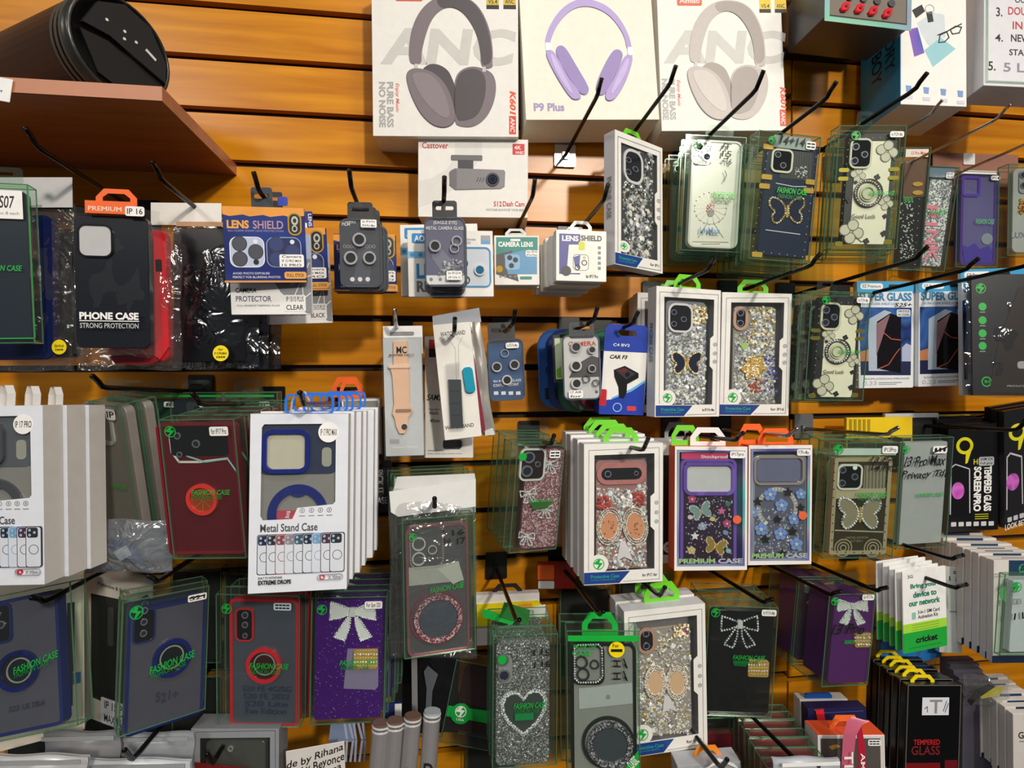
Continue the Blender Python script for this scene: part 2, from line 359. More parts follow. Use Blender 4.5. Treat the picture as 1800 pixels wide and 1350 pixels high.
    def gems(s, x0, y0, x1, y1, n, r0, r1, mats, on, avoid=(), name='rhinestones', par=None, fl=(.3,.6), inside=None):
        V, Fc, mi = [], [], []
        for _ in range(n):
            u, v = random.uniform(x0, x1), random.uniform(y0, y1)
            if any((u-a)**2/(b*b)+(v-c)**2/(e*e) < 1 for a, c, b, e in avoid): continue
            if inside and not inpoly(u, v, inside): continue
            x, z = s.P(u, v, on); r = random.uniform(r0, r1)*s.px; k = random.choice((5,6,6,8))
            gv, gf = gemm(x, on, z, r, random.random()*6, random.uniform(*fl), k); n0 = len(V); V += gv; Fc += [tuple(i+n0 for i in q) for q in gf]; m0 = random.randrange(len(mats)); mi += [m0 if random.random() < .45 else random.randrange(len(mats)) for _ in gf]  # random tone per facet, the stones' sparkle is painted in
        o = s.mesh(name, (V, Fc), mats, par, mi=mi); o['kind'] = 'stuff'; return o
    def beads(s, path, r, step, mat, on, par=None, name='rhinestone_trim', closed=False):
        P = list(path)+([path[0]] if closed else []); V = []
        A = np.array(P, float); d = np.concatenate([[0], np.cumsum(np.linalg.norm(np.diff(A, axis=0), axis=1))]); k = max(2, int(d[-1]/step))
        for x in np.linspace(0, d[-1], k, endpoint=not closed):
            q = s.P(float(np.interp(x, d, A[:,0])), float(np.interp(x, d, A[:,1])), on); V.append(gemm(q[0], on, q[1], r*s.px, 0, .8, 6))
        J = join(*V); mats = CRY if mat is SILVER else CRG if mat is GOLD else list(mat) if isinstance(mat, (list,tuple)) else [mat]
        o = s.mesh(name, J, mats, par, mi=[random.randrange(len(mats)) for _ in J[1]]); o['kind'] = 'stuff'; return o  # bead facets carry painted sparkle as random tones
    def tab(s, u0, v0, u1, v1, mat, back=.004, slot=True, name='hang_tab'):
        y = s.d-back; a = s.P(u0, v1, y); b = s.P(u1, v1, y); c = s.P(u0, v0, y); w = b[0]-a[0]; h = c[1]-a[1]; x, z = a
        out = [(x,z-.004),(x+w,z-.004),(x+w,z+h*.45),(x+w*.8,z+h),(x+w*.2,z+h),(x,z+h*.45)]
        inn = [(x+w*.16,z+h*.2),(x+w*.84,z+h*.2),(x+w*.84,z+h*.42),(x+w*.7,z+h*.7),(x+w*.3,z+h*.7),(x+w*.16,z+h*.42)]
        return s.mesh(name, ringm(out, inn, y-.0006, y+.0006) if slot else prism(out, y-.0006, y+.0006), mat)
    def slot_tab(s, u0, v0, u1, v1, mat, back=.004, name='hang_tab'):
        y = s.d-back; a = s.P(u0, v1, y); b = s.P(u1, v0, y); w, h = b[0]-a[0], b[1]-a[1]; c = ((a[0]+b[0])/2, (a[1]+b[1])/2)
        return s.mesh(name, ringm(rr(c[0], c[1]-.002, w, h+.004, w*.12, 4), rr(c[0], c[1]+h*.05, w*.72, h*.24, h*.1, 4), y-.0006, y+.0006), mat)
    def flap(s, u0, v0, u1, v1, mat=None, back=.001, name='hang_flap'):
        y = s.d-back; a = s.P(u0, v1, y); b = s.P(u1, v0, y); w, h = b[0]-a[0], b[1]-a[1]; c = ((a[0]+b[0])/2, (a[1]+b[1])/2)
        out = rr(c[0], c[1], w, h, min(w,h)*.18, 4); inn = rr(c[0], c[1]+h*.12, w*.45, h*.22, h*.1, 4)
        return s.mesh(name, ringm(out, inn, y-.0003, y+.0003), mat or PETD)
    def logo(s, u, v, r, mat=GREEN, on=0., bg=None, par=None):
        if bg: s.disc('logo_badge', u, v, r*1.7, bg, on, None, par)
        s.ring('logo_ring', u, v, r, r*.84, mat, on, None, par)
        s.poly('logo_bolt', [(u+a*r, v-b*r) for a, b in ((-.95,.05),(-.1,.85),(.35,.75),(.05,.3),(.75,.2),(-.1,-.85),(-.35,-.75),(-.02,-.12))], mat, on, None, par)
    def sticker(s, x0, y0, x1, y1, txt=None, mat=PAPER, on=0., ink=INK, r=3, lines=None):
        o = s.rect('sticker', x0, y0, x1, y1, mat, on, None, r); L = lines or ([txt] if txt else []); h = (y1-y0)/max(1, len(L))
        for i, q in enumerate(L): s.text(q, x0+(x1-x0)*.1, y0+h*(i+.2), x1-(x1-x0)*.1, y0+h*(i+.8), ink, on, par=o)
        return o
    def fashion(s, x0, y0, x1, y1, on=0., tilt=0., blk=True, m=None):
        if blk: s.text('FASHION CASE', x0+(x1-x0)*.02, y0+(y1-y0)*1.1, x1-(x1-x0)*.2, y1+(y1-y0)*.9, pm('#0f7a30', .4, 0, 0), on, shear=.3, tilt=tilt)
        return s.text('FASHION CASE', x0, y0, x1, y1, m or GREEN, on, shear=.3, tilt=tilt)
    def stack(s, n, step, label, g, keep=('carton','front_panel','clear_box','hang_tab','hang_flap','phone_case','card','inner_tray'), jx=.0015, jz=.0015, dx=0., dz=0., start=1, jr=.0):
        s.o['group'] = s.o.get('group') or g
        step = max(step, s.d+.0022) if step > .0 else step
        for i in range(start, start+n):
            c = copy_tree(s.o, None, keep); c['label'] = label+', '+ORD[i]+' from the front' if n > 1 else label; c['group'] = g
            c.matrix_world = s.o.matrix_world @ Matrix.Translation((dx*i+random.uniform(-jx,jx), step*i, dz*i+random.uniform(-jz,jz))) @ Matrix.Rotation(random.uniform(-jr,jr), 4, 'Z')
    def bag(s, x0, y0, x1, y1, mat=BAG, bulge=.006, seed=0, name='plastic_bag', nx=12, ny=22, back=True, skew=0):
        rnd = random.Random(seed); a = np.array(s.P(x0, y1)); b = np.array(s.P(x1, y1)); c = np.array(s.P(x0+skew, y0)); V, Fc = [], []
        ph = [rnd.uniform(0,6.28) for _ in range(8)]
        def sheet(sgn, y_):
            n0 = len(V)
            for j in range(ny+1):
                for i in range(nx+1):
                    p, q = i/nx, j/ny; e = (math.sin(math.pi*p)*math.sin(math.pi*min(1,q*1.06)))**.5 if 0 < p < 1 and 0 < q < 1 else 0
                    wr = .0016*math.sin(9*p+7*q+ph[0])*math.sin(13*q-5*p+ph[1])+.001*math.sin(23*p+ph[2])*math.sin(17*q+ph[3])+rnd.uniform(-.0006,.0006)
                    x = a + (b-a)*p + (c-a)*q + np.array([.0012*math.sin(11*q+ph[4]), .0012*math.sin(9*p+ph[5])])
                    V.append((x[0], y_ + sgn*bulge*e + wr*e, x[1]))
            for j in range(ny):
                for i in range(nx):
                    k = n0+j*(nx+1)+i; Fc.append((k,k+1,k+nx+2,k+nx+1))
        sheet(-1, s.d*.4)
        if back: sheet(1, s.d*.6)
        return s.mesh(name, (V, Fc), mat, None, True)
HOOKN = [0]
def hook(u, v, L, what, tip=None, mat=METAL, tilt=.05, plate=True, pmat=BLACK, r=.0029):
    e = at(u, v, L); zb = e[2]-L*math.sin(tilt)
    o = empty('slatwall_hook', (e[0], -.001, zb), ('chrome' if mat is CHROME else 'black')+' metal wall hook '+what, 'hook', 'slat wall hooks')
    if tip: p = at(tip[0], tip[1], L+.014); tv = (0, -.014, max(.012, min(.03, p[2]-e[2])))
    else: tv = (0, -.014, .022)
    l = lambda x, y, z: (x, y+.001, z)
    pts = [l(0,-.006,0)] + [l(0, -.006-(L-.012)*k, (L*math.sin(tilt))*k) for k in (.5, .97)] + [(0, -L+.003, L*math.sin(tilt)+.0015), (0, -L-.002, L*math.sin(tilt)+.006), (0, -L+.001+tv[1], L*math.sin(tilt)+tv[2])]
    v_, f_ = tubem(pts, r, 8); link('prong', v_, f_, mat, o, True)
    if plate:
        P = join(prism(rr(0, .004, .034, .042, .002, 2), -.0045, -.0005), boxm(-.015, .015, -.0005, .006, .020, .0245)); link('bracket_plate', *P, pmat, o)
        link('weld_block', *boxm(-.005, .005, -.009, -.0045, -.006, .006), pmat, o)
    return o
# ================================================================== the wall: slat panels, one plank per row
WOOD = wood('slat_wood', '#ba7004', '#de9416', .3); WOODS = wood('shelf_wood', '#95583a', '#b06f49', .4)
GZ = lambda k: CH - (-0.5981 + .0846*k)*D            # height of groove k
xs0, xs1, xs2 = -1.5, float(at(1388, 800, 0)[0]), 1.9
wall = link('wall_back', *boxm(xs0-.02, xs2+.02, .012, .03, GZ(16.5), GZ(-6.5)), pm('#1c0d05', .7), None); prop(wall, 'dark backing board of the orange wooden slat wall', None, None, 'structure')
PITCH = .0846*D; gh = .0098
def plank_mesh(x0, x1):
    h = PITCH-gh; b = .0012; pts = [(0,0),(0,h)]
    v, f = join(prism(rr((x0+x1)/2, h/2, x1-x0, h, .0001, 1), 0, .012, .0009))
    me = bpy.data.meshes.new('plank'); me.from_pydata(v, [], f); me.materials.append(WOOD); me.update(); return me
for me, dz in ((plank_mesh(xs0, xs1-.0015), 0.), (plank_mesh(xs1+.0015, xs2), -.0105)):
    for k in range(-6, 16):
        o = bpy.data.objects.new('plank', me); COL.objects.link(o); o.parent = wall; o.location = (0, 0, GZ(k+1)+gh/2+dz)
fl = link('floor', *boxm(-4, 4.5, -6, .03, -.02, 0), pm('#3a3733', .35), None); prop(fl, 'dark shop floor below the slat wall', None, None, 'structure')
# ================================================================== shelf and speaker, top left
sd = .235; pr = at(285, 165, sd); zt = float(at(285, 152, sd)[2]); zb = float(at(285, 178, sd)[2]); xr = float(pr[0])
S = empty('wall_shelf', (xr-.3, 0, zb), 'wooden shelf holding the black speaker at top left', 'shelf')
link('shelf_board', *prism([(-.5,0),(.3,0),(.3,zt-zb),(-.5,zt-zb)], -sd+.001, -.0005), WOODS, S)
link('edge_band', *boxm(-.5, .3, -sd-.0005, -sd+.001, .0003, zt-zb-.0003), pm('#b97a58', .4), S)
link('shelf_bracket', *join(boxm(-.06, -.054, -.2, -.001, -.028, -.0005), boxm(-.065, -.049, -.004, -.0005, -.075, -.0005)), METAL, S)
T = Th('price_tag', 'white paper price tag on the edge of the wooden shelf', 'tag', [-14,134,26,139,13,180,-14,174], sd+.003, .0006); T.carton(PAPER, 'paper'); T.poly('blue_mark', [(0,158),(5,159),(2,163)], pm('#2f7fb5'))
# speaker: fat cylinder lying on the shelf, end cap turned to the viewer
zs = zt; R = .0565
cE = at(196, 66, .185); SP = empty('portable_speaker', (float(cE[0]), float(cE[1]), zs), 'black cylindrical portable speaker lying on the wooden shelf', 'speaker')
ang = math.radians(-33); ax = Vector((math.cos(ang), math.sin(ang), 0)); sd_ = Vector((-ax.y, ax.x, 0)); up = Vector((0,0,1)); c0 = Vector((0,0,R+.001))
def rev(prof, n=40):                           # profile (distance along axis, radius)
    V, Fc = [], []
    for a, r in prof:
        for k in range(n):
            t = 2*math.pi*k/n; V.append(tuple(c0+ax*a+(sd_*math.cos(t)+up*math.sin(t))*r))
    for i in range(len(prof)-1):
        for k in range(n): j = (k+1)%n; Fc.append((i*n+k,i*n+j,(i+1)*n+j,(i+1)*n+k))
    Fc.append(tuple(range(n))); Fc.append(tuple(range(len(V)-1,len(V)-n-1,-1))); return V, Fc
link('speaker_body', *rev([(-.30,R*.96),(-.29,R),(-.012,R)]), pm('#2a3747', .4, 0, 0), SP, True)
for a in (-.012, -.004, .004): link('rim_ring', *rev([(a,R*.985),(a+.001,R*1.004),(a+.004,R*1.004),(a+.005,R*.985)]), pm('#4a4742', .35), SP, True)
cap = link('end_cap', *rev([(.006,R*.99),(.016,R*.95),(.020,R*.90)]), pm('#121214', .5), SP, True)
link('end_rim', *rev([(.010,R*1.0),(.018,R*1.0),(.022,R*.94),(.018,R*.9)]), pm('#2a2926', .3), cap, True)
def capplate(pts, a0, a1, mat, name):
    P = [c0+sd_*(x*R)+up*(z*R) for x, z in pts]; n = len(P); V = [tuple(p+ax*a0) for p in P]+[tuple(p+ax*a1) for p in P]
    link(name, V, [tuple(range(n)), tuple(range(2*n-1,n-1,-1))]+[(i,(i+1)%n,n+(i+1)%n,n+i) for i in range(n)], mat, cap)
capplate([(-.78,.1),(-.5,.62),(0,.84),(.5,.66),(.82,.05),(.8,-.35),(.2,-.12),(-.3,.08)], .018, .026, pm('#1b1b1d', .45), 'control_panel')
capplate([(-.8,-.02),(-.3,-.02),(.2,-.24),(.74,-.46),(.4,-.78),(0,-.88),(-.5,-.7)], .018, .0235, pm('#0d0d0e', .5), 'carry_plate')
for x, z in ((-.35,.35),(-.02,.3),(.2,.2),(-.03,.15)): capplate([(x+.03*math.cos(q), z+.03*math.sin(q)) for q in (0,1.05,2.1,3.14,4.19,5.24)], .026, .0268, pm('#d6d6cf', .3), 'indicator_light')
capplate([(.38,.12),(.58,.0),(.6,.05),(.4,.17)], .026, .0275, pm('#cfcfca', .3), 'button')
# ================================================================== headphone boxes
def headphones(T, L, body, dark, hi, split):
    """over-ear headphones printed on the box: band, two cups, pads (slightly raised print)"""
    pass
def headbox(label, quad, du, dv, k, body, dark, lite, wr=1.):
    T = Th('headphone_box', label, 'box', quad, .072, .071, 'headphone boxes'); T.carton(WHITE)
    X = lambda u, v: (650+du+(u-650)*k, (v)*k+dv)
    def A(pts): return [X(u, v) for u, v in pts]
    t0, t1 = X(665, 50), X(905, 115); T.text('ANC', t0[0], t0[1], t1[0], t1[1], pm('#cbcac5', .5), shear=.12, bold=True)
    band = [(716,108),(716,80),(722,45),(738,15),(762,-4),(790,-9),(820,-4),(842,15),(858,50),(864,90),(862,112)]; inb = [(842,115),(842,92),(836,62),(822,35),(806,18),(788,12),(770,18),(755,35),(745,62),(738,92),(738,108)]
    T.poly('headband', A(band+[(864,118),(852,122),(842,115)]+inb[1:]+[(736,112),(724,114)]), body, 0, .0009, sm=2)
    T.poly('headband_inside', A([(762,-2),(790,-7),(820,-2),(840,16),(855,50),(862,90),(860,112),(844,116),(842,92),(836,62),(822,35),(806,18),(788,12),(772,16)]), dark, 0, .0011, sm=2)
    T.poly('ear_cushion', A([(736,125),(752,112),(770,114),(785,124),(792,138),(800,160),(800,190),(795,215),(770,220),(745,200),(730,160)]), dark, 0, .001, sm=2)
    T.poly('ear_cushion', A([(795,150),(800,130),(815,119),(832,117),(850,122),(864,130),(870,150),(866,180),(852,208),(830,224),(805,223),(795,215)]), body, 0, .001, sm=2)
    T.poly('ear_cushion', A([(797,150),(804,130),(818,122),(834,121),(848,130),(852,150),(848,180),(836,205),(815,213),(797,212)]), dark, 0, .0013, sm=2)
    T.poly('ear_cup', A([(711,128),(722,120),(740,121),(760,128),(778,145),(790,168),(797,195),(798,212),(790,222),(775,226),(755,220),(735,200),(720,170),(712,145)]), body, 0, .0018, bev=.0008, sm=2)
    T.poly('ear_cup_highlight', A([(720,132),(735,127),(752,131),(768,145),(780,168),(788,195),(786,210),(770,205),(748,185),(730,158)]), lite, 0, .0021, sm=2)
    for u, v in ((729,113),(848,118)): p = X(u, v); T.rect('hinge_pin', p[0]-3, p[1], p[0]+3, p[1]+9, SILVER, 0, .0012)
    p0, p1 = X(677, 144), X(689, 224); T.text('PURE BASS', p0[0], p0[1], p1[0], p1[1], pm('#a9a8a6'), rot=1, bold=True)
    p0, p1 = X(663, 144), X(675, 224); T.text('NO NOISE', p0[0], p0[1], p1[0], p1[1], pm('#a9a8a6'), rot=1, bold=True)
    p0, p1 = X(691, 146), X(699, 198); T.text('Enjoy Music', p0[0], p0[1], p1[0], p1[1], pm('#dd6a62'), rot=1, shear=.3)
    p0, p1 = X(893, 160), X(904, 202); T.text('K601', p0[0], p0[1], p1[0], p1[1], pm('#e0552a'), rot=1, shear=.2, bold=True)
    p0, p1 = X(892, 204), X(904, 236); o = T.rect('model_plate', p0[0], p0[1], p1[0], p1[1], pm('#d8402a')); T.text('ANC', p0[0]+2, p0[1]+3, p1[0]-2, p1[1]-3, PAPER, rot=1, shear=.2, par=o)
    for a in (852, 882):
        p0, p1 = X(a, -12), X(a+22, 16); o = T.rect('award_badge', p0[0], p0[1], p1[0], p1[1], pm('#c9ac3e', .3, .4)); q0, q1 = X(a, 9), X(a+22, 16); T.rect('badge_base', q0[0], q0[1], q1[0], q1[1], INK, par=o)
        q0, q1 = X(a+3, -1), X(a+19, 7); T.text('V5.4' if a < 870 else 'ANC', q0[0], q0[1], q1[0], q1[1], INK, par=o)
    p0, p1 = X(692, -18), X(740, 2); o = T.rect('brand_plate', p0[0], p0[1], p1[0], p1[1], pm('#e2562b'), r=3); T.text('Aimiso', p0[0]+4, p0[1]+5, p1[0]-4, p1[1]-4, PAPER, par=o)
    return T
headbox('white headphone box showing dark taupe-grey over-ear headphones', [652,-50,910,-50,912,244,656,236], 3, 0, 1., pm('#7b7075', .4), pm('#4d464a', .45), pm('#8a7f83', .4))
headbox('white headphone box with pale silver-beige headphones beside the purple one', [1153,-50,1370,-50,1383,231,1163,229], 502, 8, .905, pm('#bdb5b0', .4), pm('#a39a95', .45), pm('#cbc4bf', .4))
T = Th('headphone_box', 'white headphone box with lavender purple headphones and P9 Plus lettering', 'box', [910,-50,1141,-50,1160,214,925,207], .07, .069, 'headphone boxes'); T.carton(pm('#e9e4d6', .5))
LAV, LAV2, LAV3 = pm('#a48fca', .35), pm('#8b76b4', .4), pm('#bcaadc', .3)
ob = [(957,78),(962,55),(972,35),(985,18),(1000,6),(1020,-2),(1040,0),(1062,8),(1080,22),(1095,42),(1106,65),(1111,88)]; ib = [(1102,88),(1098,66),(1088,48),(1074,30),(1056,18),(1038,12),(1020,12),(1004,18),(990,30),(978,46),(971,62),(966,78)]
T.poly('headband', ob+ib, LAV, 0, .0012, sm=2)
for u, v in ((963,84),(1107,92)): T.rect('slider_rod', u-4, v-8, u+4, v+6, SILVER, 0, .0014)
T.poly('ear_cup', [(959,92),(966,87),(976,94),(1000,140),(1020,165),(1021,174),(1012,177),(1002,173),(980,140),(962,105)], LAV, 0, .002, bev=.0007, sm=2)
T.poly('ear_cushion', [(976,86),(984,80),(994,84),(1012,115),(1034,152),(1035,162),(1028,168),(1018,164),(998,135),(980,102)], LAV2, 0, .0016, sm=2)
T.poly('ear_cup', [(1112,100),(1106,96),(1096,100),(1078,140),(1063,165),(1064,176),(1072,179),(1082,174),(1098,148),(1110,115)], LAV, 0, .002, bev=.0007, sm=2)
T.poly('ear_cushion', [(1094,93),(1086,87),(1076,90),(1060,118),(1047,150),(1048,164),(1056,169),(1066,164),(1082,130),(1094,103)], LAV2, 0, .0016, sm=2)
T.poly('ear_cup_highlight', [(966,96),(972,96),(1000,150),(1008,166),(1000,164),(975,125)], LAV3, 0, .0023, sm=2); T.poly('ear_cup_highlight', [(1106,104),(1100,104),(1078,150),(1072,168),(1080,162),(1100,130)], LAV3, 0, .0023, sm=2)
T.text('P9 Plus', 938, 181, 992, 196, pm('#9a8bb8'), bold=True)
# dash cam box
T = Th('dash_cam_box', 'white dash cam box under the dark grey headphone box', 'box', [735,243,929,245,927,383,735,381], .064, .063); T.carton(WHITE)
T.poly('grey_swoosh', [(735,318),(760,312),(785,298),(800,275),(800,244),(848,244),(848,270),(830,300),(800,330),(770,352),(735,365)], pm('#dcdbd6'))
T.text('Castover', 742, 250, 788, 261, pm('#c2383c')); o = T.rect('red_badge', 901, 253, 922, 272, pm('#cf3238')); T.text('4K', 904, 256, 916, 263, PAPER, par=o); T.text('WHEC', 906, 266, 921, 271, PAPER, par=o)
T.rect('mount_plate', 793, 273, 848, 282, pm('#6d6a6c'), 0, .001, 2); T.rect('mount_stem', 805, 282, 832, 297, pm('#454347'), 0, .0008)
T.poly('camera_body', [(792,300),(800,296),(886,299),(888,303),(887,328),(880,332),(800,334),(790,326)], pm('#8a878a', .35, .3), 0, .0014, bev=.0006); T.poly('camera_end', [(790,303),(800,297),(803,300),(803,333),(791,326)], pm('#757276', .35, .3), 0, .0016)
T.lens(866, 316, 12, -.0014, None, DGREY); T.lens(866, 316, 6, -.0016, None, BLACK)
for a in (838,843,848): T.strokes([[(a,319),(a+3,312)]], 1.2, DGREY, -.0015)
T.text('S12', 868, 354, 882, 363, RED); T.text('Dash Cam', 884, 354, 922, 363, RED); T.text('FOOTAGE ALWAYS BY YOUR SIDE', 855, 367, 920, 371, pm('#9a9896'))
# ================================================================== top right goods
T = Th('black_gift_box', 'black box frame behind the earbud pack at top right', 'box', [1395,-40,1528,-40,1528,82,1397,74], .05, .049); T.carton(pm('#15161a', .3)); T.frame('box_rim', 1397,-38,1526,78, 5, pm('#2b2e34', .25), 0, .002)
T = Th('earbud_box', 'clear holographic box with four red earbuds at top right', 'box', [1451,-60,1603,-45,1601,50,1451,27], .16, .085); T.carton(pm('#3c3a3c', .3)); T.frame('holographic_frame', 1451,-55,1602,46, 8, holo('holo_a', ['#b9a7c9','#a5cdd8','#8fd8b4','#cfcfe6','#e6bda8']), 0, .001)
T.rect('window_panel', 1459,-50,1593,34, pm('#7d766b', .2), 0, .0004)
for i, (u, v) in enumerate(((1484,13),(1509,16),(1533,20),(1558,24))):
    e = T.poly('earbud', [(u-9,v+3),(u-4,v-6),(u+4,v-9),(u+9,v-6),(u+7,v+3),(u+1,v+9),(u-7,v+9)], pm('#d3202c', .25), -.0005, .004, bev=.0015); T.disc('earbud_tip', u+4, v-3, 2.6, pm('#7a1018', .3), -.0045, .001, e)
    T.disc('spare_tip', u+8, v-17, 6, DGREY, -.0005, .002)
T = Th('accessory_box', 'white accessory box with blue spine printed with phones, keys and glasses', 'box', [1583,-60,1698,-60,1699,191,1584,180], .115, .095); T.carton(WHITE)
T.mesh('blue_side_panel', boxm(-T.w/2-.0006, -T.w/2, .0005, T.d-.0005, .0005, T.h-.0005), pm('#2a8ec0', .4))
def side_text(T, s, z0, z1, y0, y1, mat):      # lettering running down the left side of a box
    A, Fc = textm(s); T.mesh('side_lettering', ([(-T.w/2-.0009, (y0+y1)/2+b*(y1-y0)*-1, (z0+z1)/2-a*(z1-z0)) for a, b in A], Fc), mat)
side_text(T, 'ACCESSORY', T.h*.30, T.h*.98, .012, .034, pm('#1d3550')); side_text(T, 'POWER BOY', T.h*.28, T.h*.95, .042, .066, pm('#12202e'))
T.poly('printed_phone', [(1597,52),(1613,48),(1625,93),(1607,100)], holo('phonegrad', ['#3f5fb8','#8a5fb8','#d8607c'], 14, 0.)); T.poly('printed_pouch', [(1612,40),(1640,22),(1660,26),(1662,65),(1636,85),(1620,60)], pm('#c9d3d8'))
T.poly('printed_tablet', [(1625,88),(1655,65),(1680,86),(1640,118)], pm('#8fc4cd')); T.strokes([[(1655,66),(1681,86),(1641,119)]], 1.5, PAPER)
T.poly('printed_key', [(1603,18),(1620,8),(1626,20),(1610,32)], INK); T.poly('printed_fob', [(1628,22),(1638,20),(1641,38),(1631,40)], INK); T.ring('printed_ring', 1634, 16, 8, 7, GREY)
T.strokes([[(1648,62),(1665,55),(1690,42)],[(1650,75),(1652,62),(1664,56),(1668,66),(1660,74),(1650,75)],[(1670,52),(1674,60),(1686,58),(1690,48),(1680,46),(1670,52)]], 2, INK)
for i, u in enumerate((1597,1628,1658,1688)): T.poly('printed_icon', [(u-5,150+i*3),(u+5,151+i*3),(u+4,162+i*3),(u-4,161+i*3)], pm('#6f92c8')); T.rect('icon_caption', u-6, 168+i*3, u+7, 174+i*3, pm('#c9cbe0'))
T = Th('sign_box', 'white policy sign in a clear stand at the top right corner', 'sign', [1732,-60,1880,-60,1885,160,1727,147], .15, .05); T.carton(pm('#d9d9de', .3), 'sign_board')
T.frame('clear_holder', 1732,-55,1882,148, 4, PETD, 0, .002)
RT = pm('#b8323c')
for s_, x0, y0, x1, y1, mt in (('OUR STORE',1784,-4,1850,6,INK),('3.',1751,13,1762,29,INK),('DOUBLE CHECK',1772,14,1880,28,RT),('IN STORE',1780,39,1860,53,RT),('4.',1749,60,1763,73,INK),('NEW PHONES',1777,62,1870,75,INK),('START FROM',1774,88,1860,99,INK),('5.',1737,108,1750,124,INK),('5 LINES',1764,112,1860,128,pm('#8a7f94'))): T.text(s_, x0, y0, x1, y1, mt)
# ================================================================== recurring packages
def bil(quad):
    q = np.array(quad, float).reshape(4,2)
    def f(a, b):
        p = (1-b)*((1-a)*q[0]+a*q[1]) + b*((1-a)*q[3]+a*q[2]); return float(p[0]), float(p[1])
    return f
def frect(T, B, name, a0, b0, a1, b1, mat, **k):
    p, q = B((a0+a1)/2, (b0+b1)/2), None; l, r = B(a0, (b0+b1)/2), B(a1, (b0+b1)/2); t, b = B((a0+a1)/2, b0), B((a0+a1)/2, b1)
    return T.rect(name, l[0], t[1], r[0], b[1], mat, **k)
def ftext(T, B, s, a0, b0, a1, b1, mat, **k):
    l, r = B(a0, (b0+b1)/2), B(a1, (b0+b1)/2); t, b = B((a0+a1)/2, b0), B((a0+a1)/2, b1); cy = (l[1]+r[1])/2; hh = (b[1]-t[1])/2
    return T.text(s, l[0], cy-hh, r[0], cy+hh, mat, **k)
TEAL = pm('#2aa08c', .4, 0, 0); GEMS = CRY+[pm('#d8cfa8', .1, .2, 0)]
GGOLD = CRG
def protective(label, quad, t, d=.021, model='for IP16', tab=(.3,-.1,.68,.0), tabm=None, casem=None, yaw=0., cam='tri', body=None, n=420, mats=None, seed=1, tabpx=None):
    T = Th('protective_case_box', label, 'phone case box', quad, t, d, 'white protective case boxes', yaw=yaw, syaw=.4 if yaw else .12); B = bil(quad); random.seed(seed)
    win = [B(*p) for p in ((.13,.08),(.895,.075),(.895,.36),(.845,.385),(.845,.60),(.895,.63),(.895,.905),(.13,.91))]
    T.window_carton(WHITE, win, pm('#c9c9cd', .5), pm('#85828a', .22))
    o = T.strokes([[B(*p) for p in ((.06,.9),(.06,.045),(.955,.035),(.955,.98),(.5,.985))]], 1., GREY, name='printed_outline')
    c = T.case(*B(.15,.115), *B(.80,.905), casem or pm('#85818a', .2), .003, .010, 8); on = .003
    cx = B(.34,.24)
    if cam == 'tri':
        p0, p1 = B(.2,.14), B(.54,.335); T.camera(p0[0], p0[1], p1[0], p1[1], on, [(*B(.275,.195),5),(*B(.275,.285),5),(*B(.425,.245),5)], rim=SILVER, r=11, par=c); av = [(cx[0],cx[1],26,30)]
    elif cam == 'pill':
        p0, p1 = B(.185,.13), B(.345,.29); T.camera(p0[0], p0[1], p1[0], p1[1], on, [(*B(.265,.165),6),(*B(.265,.25),6)], rim=pm('#c9a58e', .25, .4), r=12, par=c, rimw=4); q = B(.27,.21); av = [(q[0],q[1],20,30)]
    else:
        p0, p1 = B(.2,.16), B(.74,.27); T.camera(p0[0], p0[1], p1[0], p1[1], on, [(*B(.3,.215),6),(*B(.66,.215),4)], rim=pm('#c98a86', .25, .4), r=14, par=c, rimw=6); q = B(.47,.215); av = [(q[0],q[1],50,28)]
    p0, p1 = B(.17,.14), B(.79,.9)
    T.gems(p0[0], p0[1], p1[0], p1[1], int(n*1.5), 1.2, 3.4, mats or GEMS, on, av, par=c)
    T.gems(p0[0]+4, p0[1]+4, p1[0]-4, p1[1]-4, int(n*.16), 3.4, 5.6, (mats or GEMS), on-.0006, av, par=c, name='large_rhinestones', fl=(.25,.4))
    p = B(.19,.855); r = (quad[2]-quad[0])*.062; T.disc('logo_badge', p[0], p[1], r*2.0, WHITE); T.logo(p[0], p[1], r*1.15, GREEN)
    T.poly('blue_corner', [B(0.004,.912),B(.585,.912),B(.45,.995),B(0.004,.995)], PBLUE); ftext(T, B, 'Protective Case', .09,.93,.45,.955, TEAL); ftext(T, B, 'Strong compatibilities', .09,.962,.4,.972, TEAL); ftext(T, B, model, .74,.935,.93,.958, INK)
    for b in (.43,.50,.565): q = B(.92,b); T.ring('printed_icon', q[0], q[1], 3.4, 2.3, GREY); T.disc('icon_dot', q[0], q[1], 1.2, GREY)
    if tabpx: T.tab(*tabpx, tabm or LIME)
    elif tab: p0, p1 = B(tab[0],tab[1]), B(tab[2],tab[3]); T.tab(p0[0], p0[1], p1[0], p1[1], tabm or LIME)
    T.case_o = c; T.on = on; T.B = B
    return T
